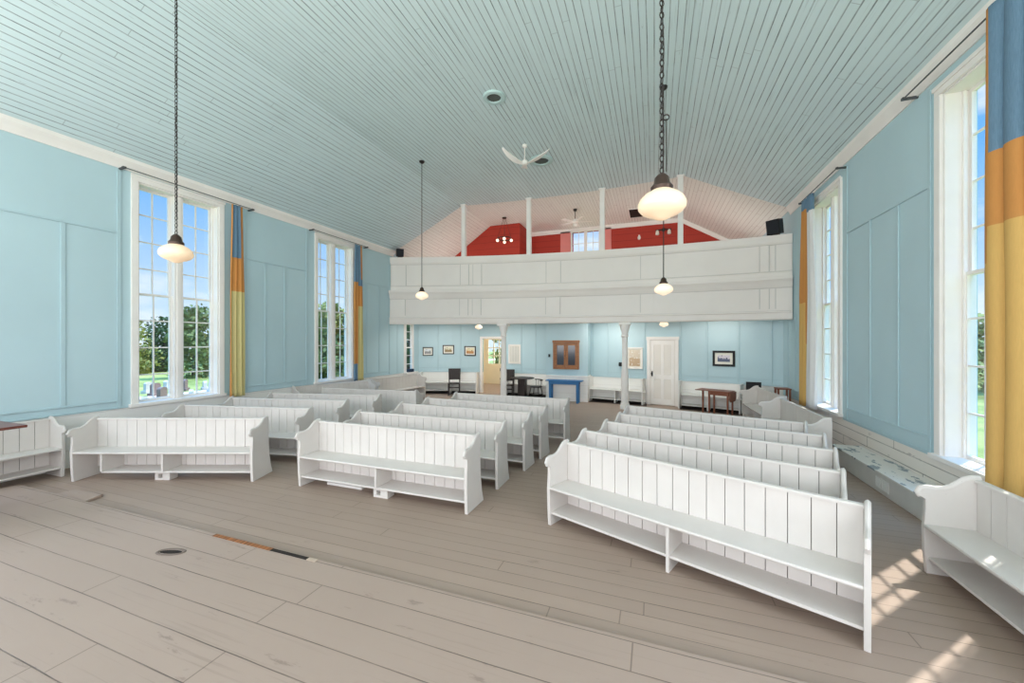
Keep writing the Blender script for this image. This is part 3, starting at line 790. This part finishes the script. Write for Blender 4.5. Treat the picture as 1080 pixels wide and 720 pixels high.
wall_bench(-8.6, -6.42, 'white bench along the curved back wall, left of the lobby doorway')
wall_bench(-5.28, -3.52, 'white bench along the back wall behind the dark table')
wall_bench(-2.02, -.26, 'white bench along the back wall between chimney breast and white door')
wall_bench(.76, 2.35, 'white bench along the back wall behind the drop-leaf table')

# pictures / boards on the back wall
def picmat(name, sky, land, dark):
    m, nt, b, cc = newmat(name, sky, .5); t = NT(nt); tc = t.n('ShaderNodeTexCoord').outputs['Object']
    sx = t.n('ShaderNodeSeparateXYZ'); t.l(tc, sx.inputs[0])
    nz = t.noise(tc, 12., 4.)
    h = t.math('ADD', sx.outputs[2], t.math('MULTIPLY', nz, .12))
    o = t.mix(t.ramp(h, .05, .07), lin(land), cc)
    o = t.mix(t.ramp(t.noise(tc, 18., 3.), .6, .64), o, lin(dark))
    t.l(o, b.inputs['Base Color']); return m
def framed(x, z, w, h, fw, framem, matm, picm, label, name='picture', mat=.05, off=0.):
    e = empty(name, (x, by(x)-.004-off, z), bang(x), label, 'picture' if name == 'picture' else 'notice board', 'pictures on the back wall' if name == 'picture' else 'white boards on the back wall')
    f = MB(); f.box(-w/2, w/2, -.03, 0, h/2-fw, h/2); f.box(-w/2, w/2, -.03, 0, -h/2, -h/2+fw); f.box(-w/2, -w/2+fw, -.03, 0, -h/2+fw, h/2-fw); f.box(w/2-fw, w/2, -.03, 0, -h/2+fw, h/2-fw)
    f.build('frame', framem, e, bevel=.003)
    MB().box(-w/2+fw, w/2-fw, -.012, 0, -h/2+fw, h/2-fw).build('mat', matm, e)
    MB().box(-w/2+fw+mat, w/2-fw-mat, -.016, -.01, -h/2+fw+mat, h/2-fw-mat).build('image', picm, e)
pm1 = picmat('print_boats', (226, 230, 232), (150, 150, 150), (90, 90, 92))
pm2 = picmat('print_field', (216, 212, 190), (150, 130, 96), (96, 92, 70))
pm3 = picmat('print_village', (228, 216, 180), (190, 140, 90), (120, 84, 60))
pm4 = picmat('print_lake', (214, 208, 216), (96, 104, 128), (70, 78, 100))
framed(-8.37, 1.61, .40, .34, .03, M['black'], M['paper'], pm1, 'small black-framed pale print, leftmost of three on the back wall')
framed(-7.63, 1.68, .45, .36, .035, M['darkwood'], M['paper'], pm2, 'small black-framed greenish print, middle of three on the back wall')
framed(-6.79, 1.63, .46, .38, .035, M['darkwood'], M['paper'], pm3, 'small black-framed warm-toned print next to the lobby doorway')
framed(1.885, 1.51, .58, .45, .06, M['black'], M['paper'], pm4, 'wide black-framed seascape print right of the white door', mat=.07)
mm, nt, b, cc = newmat('list_paper', (220, 218, 210), .6); t = NT(nt); tc = t.n('ShaderNodeTexCoord').outputs['Object']
sx = t.n('ShaderNodeSeparateXYZ'); t.l(tc, sx.inputs[0])
rows = t.math('GREATER_THAN', t.math('FRACT', t.math('MULTIPLY', sx.outputs[2], 28.)), .55)
cols_ = t.math('GREATER_THAN', t.math('FRACT', t.math('ADD', t.math('MULTIPLY', sx.outputs[0], 9.), .2)), .35)
t.l(t.mix(t.math('MULTIPLY', t.math('MULTIPLY', rows, cols_), .45), cc, lin((150, 146, 138))), b.inputs['Base Color'])
framed(-4.98, 1.52, .50, .74, .05, M['trim'], M['paper'], mm, 'white-framed list board beside the left column', 'notice_board', .03)
framed(-.60, 1.46, .52, .70, .05, M['trim'], M['paper'], picmat('print_chart', (214, 200, 180), (196, 168, 138), (240, 238, 232)), 'white-framed beige chart between the right column and the white door', 'notice_board', .04)
e = empty('wall_telephone', (-1.05, by(-1.05), 1.18), bang(-1.05), 'small black wall fitting left of the right column', 'fitting')
MB().box(-.05, .05, -.05, -.004, 0, .13).build('body', M['black'], e, bevel=.01); MB().tube([(-.02, -.07, .01), (-.03, -.08, .065), (-.02, -.07, .12)], .016, 8).build('handle', M['black'], e)

# ------------------------------------------------------------------ furniture under the gallery
def chair(x, y, rz, label, arms=False):
    e = empty('dark_chair', (x, y, 0), rz, label, 'chair', 'dark wooden chairs')
    MB().box(-.22, .22, -.22, .22, .42, .46).build('seat', M['darkwood'], e, bevel=.008)
    MB().prism([(-.22, .56), (.22, .56), (.23, .98), (-.23, .98)], .19, .215, 'y').build('backrest', M['darkwood'], e, bevel=.008)
    for sx in (-1, 1):
        MB().box(-.02, .02, -.02, .02, 0, .43).build('leg', M['darkwood'], e, (sx*.195, -.195, 0))
        MB().box(-.02, .02, -.02, .02, 0, .6).build('leg', M['darkwood'], e, (sx*.195, .2, 0))
        MB().box(-.012, .012, -.19, .19, .15, .19).build('stretcher', M['darkwood'], e, (sx*.195, 0, 0))
        if arms:
            MB().box(-.03, .03, -.24, .2, .66, .69).box(-.018, .018, -.2, -.165, .44, .66).build('armrest', M['darkwood'], e, (sx*.22, 0, 0), None, .006)
    MB().box(-.18, .18, -.012, .012, .28, .32).build('stretcher', M['darkwood'], e, (0, -.195, 0))
chair(-7.02, 12.9, R(25), 'dark wooden chair by the left back-wall bench, facing the hall')
chair(-4.98, 13.15, R(12), 'dark wooden armchair right behind the left column', True)
tb = empty('dark_table', (-4.35, 12.95, 0), 0, 'small dark pedestal table between the armchair and the chimney breast', 'table')
MB().lathe([(.40, .70), (.42, .71), (.42, .73), (.40, .74)], n=28).build('tabletop', M['darkwood'], tb)
MB().box(-.13, .13, -.13, .13, .06, .70).build('pedestal', M['darkwood'], tb, bevel=.01)
MB().box(-.28, .28, -.05, .05, 0, .06).box(-.05, .05, -.28, .28, 0, .06).build('foot', M['darkwood'], tb, bevel=.01)
wc = empty('windsor_chair', (-3.82, 12.85, 0), R(-50), 'dark spindle-back chair between the dark table and the chimney breast', 'chair')
MB().lathe([(.20, .43), (.215, .44), (.215, .46), (.19, .47)], n=22).build('seat', M['darkwood'], wc)
for sx in (-1, 1):
    for sy in (-1, 1): MB().tube([(sx*.13, sy*.13, .44), (sx*.2, sy*.2, 0)], [.016, .014], 8).build('leg', M['darkwood'], wc)
MB().tube([(.22*math.cos(a), .05+.17*math.sin(a), .68) for a in [math.pi*i/12 for i in range(13)]], .016, 8).build('back_rail', M['darkwood'], wc)
for i in range(1, 12, 2):
    a = math.pi*i/12
    MB().tube([(.18*math.cos(a), .04+.14*math.sin(a), .46), (.22*math.cos(a), .05+.17*math.sin(a), .68)], .008, 6).build('spindle', M['darkwood'], wc)
for sx in (-1, 1): MB().tube([(sx*.165, -.165, .2), (sx*.165, .165, .2)], .01, 6).build('stretcher', M['darkwood'], wc)
# drop leaf table
dt = empty('drop_leaf_table', (1.62, 11.72, 0), R(-28), 'brown drop-leaf table with one leaf raised, near the black panel', 'table')
MB().box(-.22, .34, -.24, .24, .67, .69).build('tabletop', M['brown'], dt, bevel=.006)
MB().box(-.52, -.225, -.24, .24, .67, .69).build('raised_leaf', M['brown'], dt, bevel=.006)
MB().prism([(-.24, .67), (.24, .67), (.24, .5), (.16, .42), (-.16, .42), (-.24, .5)], .345, .363, 'x').build('dropped_leaf', M['brown'], dt, bevel=.004)
MB().box(-.18, .30, -.18, .18, .57, .67).build('apron', M['brown'], dt)
for x, y in ((-.17, -.17), (-.17, .17), (.29, -.17), (.29, .17), (-.40, .0)):
    MB().prism([(-.016, 0), (.016, 0), (.024, .665), (-.024, .665)], -.02, .02, 'y').build('leg', M['brown'], dt, (x, y, 0), None, .003)
bp = empty('black_panel', (2.44, 11.72, 0), R(-4), 'black upright panel standing behind the far right wall pew', 'panel')
MB().box(-.17, .17, -.03, .03, .03, .94).build('board', M['black'], bp, bevel=.006); MB().box(-.18, .18, -.08, .08, 0, .03).build('foot', M['black'], bp)
sb = empty('wooden_stool', (2.96, 11.25, 0), 0, 'small brown wooden stool by the right wall beyond the far pew', 'stool')
MB().box(-.15, .15, -.15, .15, .83, .86).build('seat', M['brown'], sb, bevel=.005)
for sx in (-1, 1):
    for sy in (-1, 1): MB().box(-.02, .02, -.02, .02, 0, .83).build('leg', M['brown'], sb, (sx*.12, sy*.12, 0))
MB().box(-.12, .12, -.012, .012, .3, .33).build('stretcher', M['brown'], sb, (0, -.12, 0))
tag(MB().box(-.06, .06, -.17, .17, 0, .13).build('dark_box', M['navy'], None, (XL+.085, 12.41, .84), (0, 0, 0), .015), 'dark blue folded cushion on the sill of the narrow left window', 'cushion')
# red-brown table on the stage
rt = empty('stage_table', (-7.25, 1.85, .05), 0, 'dark red-brown table on the stage cut by the left edge', 'table')
MB().box(-.58, .56, -.45, .41, .975, 1.005).build('tabletop', M['darkred'], rt, bevel=.006)
MB().box(-.1, .1, -.1, .1, .08, .975).build('pedestal', M['darkred'], rt, bevel=.01); MB().box(-.24, .24, -.24, .24, 0, .08).build('foot', M['darkred'], rt, bevel=.01)

# ------------------------------------------------------------------ lamps
GP = [(.052, .115), (.058, .10), (.075, .085), (.115, .062), (.148, .03), (.162, -.005), (.158, -.035), (.135, -.062), (.10, -.082), (.065, -.095), (.045, -.107), (.025, -.115), (.006, -.118)]
def pendant(x, y, zg, zc, label, links, scale=1.):
    e = empty('pendant_lamp', (x, y, zg), 0, label, 'lamp', 'hanging globe lamps')
    MB().lathe([(r*scale, z*scale) for r, z in reversed(GP)], n=32).build('globe', M['globe' if links else 'globe_far'], e)
    MB().lathe([(.072*scale, .09*scale), (.075*scale, .115*scale), (.055*scale, .14*scale), (.048*scale, .18*scale), (.03*scale, .20*scale), (.012, .215*scale)], n=24).build('cap', M['bronze'], e)
    z0 = .21*scale; z1 = zc-zg
    ch = MB()
    if links:
        n = int((z1-z0)/.042)
        for i in range(n):
            mt = Matrix.Rotation(R(90)*(i % 2)+.4, 4, 'Z')
            ch.torus((0, 0, z0+.02+i*(z1-z0-.02)/n), .014, .0045, mt, 10, 5, 1., 1.75)
        ch.tube([(.008+.006*math.sin(i*1.3), .004*math.cos(i*1.7), z0+(z1-z0)*i/24) for i in range(25)], .0035, 5)
        ch.build('chain', M['iron'], e)
    else:
        ch.tube([(0, 0, z0), (0, 0, z1)], .009, 8); ch.build('stem', M['iron'], e)
    MB().lathe([(.03, z1-.06), (.065, z1-.03), (.07, z1-.002)], n=18).build('canopy', M['iron'], e)
    return e
pendant(-5.16, 2.87, 3.02, ZC, 'globe lamp on a long chain in front of the nearest left window', True)
e = pendant(.05, 2.93, 2.97, ZC, 'large near globe lamp on a chain, upper right of the picture', True)
MB().torus((.028, 0, .60), .02, .005, None, 10, 5).tube([(.03, 0, .59), (.03, 0, .22)], .004, 5).build('hook', M['iron'], e)
pendant(-5.63, 8.62, 3.19, ZC, 'far globe lamp on a dark stem in front of the left end of the balcony', False)
pendant(.16, 7.62, 2.96, ZC, 'far globe lamp hanging on a stem in front of the right part of the balcony', False)
for x, y, lab in ((-5.85, 12.55, 'small globe light under the gallery near the lobby doorway'), (.27, 12.35, 'small globe light under the gallery above the white door')):
    e = empty('globe_light', (x, y, 2.52), 0, lab, 'light', 'small globe lights under the gallery')
    MB().lathe([(r*.8, z*.8) for r, z in reversed(GP)], n=24).build('globe', M['globe_far'], e)
    MB().lathe([(.06, .07), (.065, .12), (.05, .275)], n=18).build('holder', M['trim'], e)

# ceiling fan, vents
def vent(x, y, r, label):
    e = empty('ceiling_vent', (x, y, ZC), 0, label, 'vent', 'round ceiling vents')
    n = 32; p = [(r, -.002), (r, -.03), (r*.95, -.04), (r*.66, -.04), (r*.62, -.02), (r*.62, -.002)]
    mb = MB(); vs = []
    for a in range(n):
        c, s = math.cos(2*math.pi*a/n), math.sin(2*math.pi*a/n)
        vs += [(q*c, q*s, z) for q, z in p]
    k = len(p); mb.add(vs, [(i*k+j, i*k+(j+1) % k, ((i+1) % n)*k+(j+1) % k, ((i+1) % n)*k+j) for i in range(n) for j in range(k)])
    mb.build('ring', M['vent'], e)
    g = MB().lathe([(r*.62, -.012), (r*.62, -.004)], n=28).build('opening', M['vent_dark'], e)
    lo = MB()
    for i in range(-4, 5):
        q = i*r*.13; h = math.sqrt(max(0, (r*.6)**2-q*q)); lo.box(-h, h, q-.006, q+.006, -.02, -.012)
    lo.build('louvre', newmat('louvre', (96, 102, 98), .6)[0], e)
vent(-2.86, 6.82, .21, 'nearer round vent in the teal ceiling')
vent(-2.72, 9.62, .30, 'larger round vent in the teal ceiling beside the white fan')
cf = empty('ceiling_fan', (-2.88, 8.75, 6.22), 0, 'white three-bladed fan under the teal ceiling', 'fan')
MB().lathe([(.02, .36), (.05, .38), (.06, .41), (.06, ZC-6.22-.002)], n=20).build('canopy', M['trim'], cf)
MB().tube([(0, 0, .05), (0, 0, .37)], .012, 10).build('stem', M['trim'], cf)
MB().lathe([(.02, -.05), (.07, -.03), (.085, .0), (.07, .05), (.03, .07)], n=24).build('motor', M['trim'], cf)
for k in range(3):
    a = R(108+120*k)
    mb = MB(); vs = []
    for i in range(13):
        t = i/12; r = .06+.56*t; z = .16*t*t-.02+.05*t*t; w = .035+.05*math.sin(math.pi*min(1, t*1.1))*.8
        if i == 12: w *= .5
        for s in (-1, 1): vs += [(r, s*w+.05*t*t, z+s*.012), (r, s*w+.05*t*t, z+.012+s*.012)]
    fs = []
    for i in range(12):
        o = i*4; p = o+4
        fs += [(o, o+2, p+2, p), (o+1, p+1, p+3, o+3), (o, p, p+1, o+1), (o+2, o+3, p+3, p+2)]
    fs += [(0, 1, 3, 2), (48, 50, 51, 49)]
    mb.add(vs, fs).build('blade', M['trim'], cf, None, (0, 0, a))
# gallery fan, chandelier, hatch, spots, bulb, speakers
gf = empty('ceiling_fan', (-2.61, 13.6, 6.2), 0, 'white five-bladed fan under the gallery ceiling', 'fan')
MB().lathe([(.05, .38), (.07, ZC-6.2-.002)], n=16).build('canopy', M['iron'], gf)
MB().tube([(0, 0, .08), (0, 0, .4)], .012, 8).build('stem', M['iron'], gf)
MB().lathe([(.05, -.06), (.11, -.03), (.11, .06), (.05, .10)], n=20).build('motor', M['trim'], gf)
MB().lathe([(.02, -.17), (.07, -.14), (.08, -.09), (.05, -.055)], n=18).build('lamp_bowl', M['trim'], gf)
for k in range(5): MB().box(.1, .58, -.055, .055, -.006, .006).build('blade', M['trim'], gf, (0, 0, 0), (R(10), 0, R(72*k+15)))
cd = empty('chandelier', (-5.28, 13.6, 5.86), 0, 'ring chandelier with small bulbs in the left of the gallery', 'chandelier')
MB().torus((0, 0, 0), .26, .018, Matrix.Rotation(R(90), 4, 'X'), 26, 6).build('ring', M['iron'], cd)
for k in range(4):
    a = R(20+90*k); c, s = .26*math.cos(a), .26*math.sin(a)
    MB().tube([(c, s, 0), (.03*math.cos(a), .03*math.sin(a), ZC-5.86-.03)], .006, 5).build('cord', M['iron'], cd)
    MB().sphere((c, s, -.07), .055, 8).build('bulb', M['bulb'], cd)
MB().lathe([(.08, ZC-5.86-.04), (.08, ZC-5.86-.002)], n=16).build('canopy', M['iron'], cd)
ht = empty('ceiling_hatch', (-.62, 14.75, ZC), 0, 'dark open hatch in the gallery ceiling by the big lamp', 'hatch')
MB().box(-.22, .22, -.48, .48, -.012, -.002).build('opening', M['hole'], ht); 
f = MB()
for a in ((-.25, -.22, -.51, .51), (.22, .25, -.51, .51), (-.22, .22, -.51, -.48), (-.22, .22, .48, .51)): f.box(*a, -.02, -.002)
f.build('frame', M['trim'], ht)
sp = empty('spotlight_bar', (.33, RY-.01, 6.18), 0, 'small dark bar of spotlights on the red gallery wall behind the big lamp', 'light')
MB().box(-.28, .28, -.06, -.03, .06, .10).box(-.05, .05, -.04, -.002, .02, .14).build('bar', M['iron'], sp)
for q in (-.22, .2): 
    MB().lathe([(.05, -.12), (.07, -.1), (.06, 0), (.03, .06)], (q, -.1, .0), 14).build('lamp_shade', M['paper'], sp)
bl = empty('wall_bulb', (-.55, RY-.01, 6.02), 0, 'small white bulb on the red gallery wall', 'light')
MB().sphere((0, -.09, 0), .06, 8, 1.3).build('bulb', M['trim'], bl); MB().lathe([(.03, -.01), (.03, .05)], (0, -.05, .06), 10).box(-.03, .03, -.06, -.002, .07, .12).build('holder', M['trim'], bl)
def speaker(x, y, z, rz, tilt, label, w=.24, h=.34, d=.22):
    e = empty('loudspeaker', (x, y, z), rz, label, 'loudspeaker', 'loudspeakers on the gallery rail')
    mt = Matrix.Translation((0, 0, .04)) @ Matrix.Rotation(tilt, 4, 'X')
    MB().box(-w/2, w/2, -d/2, d/2, 0, h, mt).build('cabinet', M['black'], e, bevel=.012)
    MB().box(-w/2+.015, w/2-.015, -d/2-.01, -d/2, .015, h-.015, mt).build('grille', newmat('speaker_grille', (38, 40, 46), .8)[0], e)
    MB().box(-.08, .08, -.06, .06, 0, .06).build('bracket', M['bronze'], e)
speaker(-8.38, arc(-8.38)+.02, zs(-8.38, 4.94), R(45), R(8), 'black loudspeaker on the left end of the gallery rail', .24, .27, .2)
speaker(2.86, arc(2.86)+.02, zs(2.86, 4.94), R(-38), R(10), 'black loudspeaker tilted down on the right end of the gallery rail', .30, .36, .24)
gbn = empty('gallery_bench', (-4.0, 13.2, 3.4), 0, 'pale bench back just showing over the gallery rail near the red corner', 'bench')
MB().box(-.45, .45, 0, .04, .3, 1.62).build('backrest', M['white'], gbn, bevel=.01); MB().box(-.45, .45, .04, .42, .42, .46).build('seat', M['white'], gbn)
for sx in (-1, 1): MB().box(sx*.45-.02, sx*.45+.02, -.01, .44, 0, .62).build('end_panel', M['white'], gbn)

# ------------------------------------------------------------------ outside
GZ = -.8
tag(MB().box(-90, 70, -30, 100, GZ-.2, GZ).build('lawn', M['grass']), 'sunlit grass of the churchyard outside the windows', 'grass', kind='stuff')
tag(MB().box(-24.2, -22.4, -20, 60, GZ, GZ+.02).build('gravel_path', M['gravel']), 'pale gravel path across the churchyard lawn', 'path')
rt_ = random.Random(12)
def tree(x, y, h, w, leaf, label, n=2600, grp='trees outside the windows', low=.03):
    e = empty('tree', (x, y, GZ), 0, label, 'tree', grp)
    MB().tube([(0, 0, 0), (.1, .05, h*.3), (0, .1, h*.62)], [.22, .17, .07], 8).build('trunk', M['bark'], e)
    mb = MB(); blobs = []
    for i in range(16):
        t = rt_.uniform(low, .9); rad = w*(.45 if t < .25 else (1-t)*.9+.16)
        a = rt_.uniform(0, 6.283); q = rad*rt_.uniform(.2, .75)
        blobs.append((q*math.cos(a), q*math.sin(a), h*t, rt_.uniform(.25, .42)*w))
    vs = []; fs = []
    for i in range(n):
        bx, by_, bz, br = blobs[i % 16]
        d = Vector((rt_.gauss(0, 1), rt_.gauss(0, 1), rt_.gauss(0, 1))).normalized()*br*rt_.uniform(.6, 1.05)
        p = Vector((bx, by_, max(.1, bz+d.z*.95))) + Vector((d.x, d.y, 0))
        u = Vector((rt_.gauss(0, 1), rt_.gauss(0, 1), rt_.gauss(0, 1))).normalized(); v = u.orthogonal().normalized(); s = rt_.uniform(.10, .2)
        k = len(vs); vs += [p-u*s, p-v*s*.6, p+u*s, p+v*s*.6]; fs.append((k, k+1, k+2, k+3))
    mb.add(vs, fs); mb.build('foliage', M[leaf], e, smooth=False)
def along(u, t):
    a = (u-540)/410.; S, C = .3437, .9391
    return (t*(-S+a*C), t*(C+a*S))
for u, t_, h, w, lf, lab in ((138, 33, 4.2, 3.2, 'leaf_b', 'yellow-green bushy tree at the left side of the nearest left window'), (172, 36, 4.7, 3.0, 'leaf_c', 'dark bushy tree left of the mullion of the nearest left window'), (205, 30, 5.4, 2.7, 'leaf_a', 'tall grey-green tree right of the mullion of the nearest left window'), (240, 33, 4.2, 3, 'leaf_b', 'rounded tree at the right side of the nearest left window'),
        (325, 20, 4.7, 2.3, 'leaf_a', 'leafy tree at the left side of the second left window'), (352, 22, 5.0, 2.4, 'leaf_b', 'bright leafy tree in the middle of the second left window'), (378, 21, 4.6, 2.2, 'leaf_a', 'leafy tree at the right side of the second left window'), (431, 24, 5., 2.6, 'leaf_c', 'dark tree behind the narrow left window')):
    x, y = along(u, t_); tree(x, y, h, w, lf, lab)
for x, y, h, w, lf, lab in ((-11.5, 30, 5.5, 3., 'leaf_b', 'pale leafy tree beyond the entrance door'), (-8.5, 28, 5., 2.6, 'leaf_a', 'leafy tree beyond the entrance door panes'),
        (14.5, 27.5, 4.6, 2.8, 'leaf_b', 'yellowing tree beyond the nearest right window'), (17.5, 29.5, 4.2, 2.6, 'leaf_b', 'olive tree beyond the nearest right window'), (12., 30, 4.4, 2.8, 'leaf_b', 'bushy tree beyond the far right window'), (8.5, 26, 4.2, 2.6, 'leaf_a', 'green tree beyond the far right window')):
    tree(x, y, h, w, lf, lab, 2200)
gs = 0
for u, v, kind, lab in ((150, 413, 0, 'pale upright gravestone left of the mullion of the nearest left window'), (157, 416, 1, 'pale round-topped gravestone in the left panes of the nearest left window'), (164, 412, 2, 'dark gravestone left of the mullion, near the path'), (171, 410, 2, 'dark reddish gravestone close to the window mullion'), (176, 414, 0, 'small gravestone against the window mullion'), (195, 410, 2, 'dark reddish gravestone right of the window mullion'), (202, 413, 0, 'pale square gravestone right of the mullion'), (209, 409, 1, 'dark-topped gravestone in the right panes, near the tree trunk'), (216, 412, 0, 'low pale gravestone at the right panes of the nearest left window'), (223, 409, 1, 'small gravestone at the right edge of the nearest left window'), (145, 418, 0, 'nearest pale gravestone at the left edge of the nearest left window')):
    t_ = 2.8*410/(v+5-360)*(.82+.06*((gs*5) % 7)); x, y = along(u, t_)
    w = (.20, .22, .24)[kind]; h = (.5, .6, .66)[kind]
    e = empty('gravestone', (x, y, GZ), R(10+gs*7), lab, 'gravestone', 'gravestones on the lawn')
    pl = [(-w, .15), (w, .15), (w, h*.8)]+[(w*math.cos(a), h*.8+(h*.2)*math.sin(a)) for a in [math.pi*i/8 for i in range(1, 8)]]+[(-w, h*.8)]
    mt = M['stone2'] if kind == 2 else M['stone']
    MB().prism([(b_, c) for b_, c in pl], -.08, .08, 'x').build('slab', mt, e); MB().box(-.15, .15, -w-.08, w+.08, 0, .15).build('plinth', mt, e)
    gs += 1

# ------------------------------------------------------------------ light
w = bpy.data.worlds.new('sky'); scn.world = w; w.use_nodes = True
nt = w.node_tree; t = NT(nt); bg = nt.nodes['Background']
tc = t.n('ShaderNodeTexCoord').outputs['Generated']
sx = t.n('ShaderNodeSeparateXYZ'); t.l(tc, sx.inputs[0]); Z = sx.outputs[2]
c1 = t.mix(t.ramp(Z, .0, .32), lin((214, 234, 251)), lin((104, 176, 246)))
cn = t.ramp(t.noise(t.scalevec(tc, (1., 1., 2.6)), 3.4, 6., .55), .55, .72)
c1 = t.mix(t.math('MULTIPLY', cn, .8), c1, lin((250, 252, 255)))
t.l(c1, bg.inputs[0])
stg = t.math('ADD', 1.12, t.math('MULTIPLY', t.ramp(Z, .50, .80), 5.0)); t.l(stg, bg.inputs[1])
sun = bpy.data.lights.new('sun', 'SUN'); sun.energy = 6.; sun.angle = R(.6); sun.color = (1., .95, .87)
so = bpy.data.objects.new('sun', sun); col.objects.link(so)
el = R(58); dv_ = Vector((-.68*math.cos(el), -.73*math.cos(el), -math.sin(el)))
so.rotation_euler = dv_.to_track_quat('-Z', 'Y').to_euler()
def area(name, loc, rot, sx_, sy_, p, c=(1., .945, .915)):
    l = bpy.data.lights.new(name, 'AREA'); l.shape = 'RECTANGLE'; l.size = sx_; l.size_y = sy_; l.energy = p; l.color = c
    o = bpy.data.objects.new(name, l); col.objects.link(o); o.location = loc; o.rotation_euler = rot
PW = 1.0
for a, b in FO: area('fill_front', ((a+b)/2, YF-.05, 2.95), (R(122), 0, 0), b-a, 4.0, 250*PW*(b-a)/3)  # added fill, tilted up, in the unseen openings behind the camera
for y0, y1 in ((-3.6, -2.0), (.2, 1.7)):
    area('fill_left', (XL-.1, (y0+y1)/2, 2.9), (0, R(-90), 0), 3.9, y1-y0, 105*PW)  # added fill in the unseen left openings beside the stage
for y0, y1 in ((-3.6, -2.0), (.4, 1.9)):
    area('fill_right', (XR+.1, (y0+y1)/2, 2.9), (0, R(90), 0), 3.9, y1-y0, 105*PW)  # added fill in the unseen right openings beside the stage
def pt(name, loc, p, r=.1, c=(1., .86, .70)):
    l = bpy.data.lights.new(name, 'POINT'); l.energy = p; l.shadow_soft_size = r; l.color = c
    o = bpy.data.objects.new(name, l); col.objects.link(o); o.location = loc
pt('lobby_fill', (-5.6, 15.3, 2.4), 40, .1, (1., .95, .88))  # added point light to brighten the lobby, no fixture modelled
for x, y in ((-7.3, 12.2), (-5.0, 12.55), (-1.3, 12.45), (1.5, 11.9)):
    area('gallery_under_fill', (x, y, 2.79), (0, 0, 0), .9, .3, 10 if x > 0 else 22, (1., .95, .88))  # added fill on the soffit, kept out of view by the fascia
for x in (-7.2, -4.8, -2.4, 0., 2.):
    pt('gallery_fill', (x, 13.4, 4.3), 17, .2, (1., .95, .89))  # added fill points hidden behind the parapet, no fixtures there

# ------------------------------------------------------------------ camera
cam = bpy.data.cameras.new('camera'); co = bpy.data.objects.new('camera', cam); col.objects.link(co)
cam.sensor_width = 36.; cam.lens = 410./1080*36; cam.clip_start = .05; cam.clip_end = 300
co.location = (0, 0, 2.0); co.rotation_euler = (R(90), 0, math.atan(150/410.))
scn.camera = co
scn.view_settings.view_transform = 'Standard'; scn.view_settings.look = 'None'
scn.view_settings.gamma = 1.; scn.view_settings.use_curve_mapping = False
scn.view_settings.exposure = .1
scn.cycles.max_bounces = 10; scn.cycles.diffuse_bounces = 6; scn.cycles.transparent_max_bounces = 16
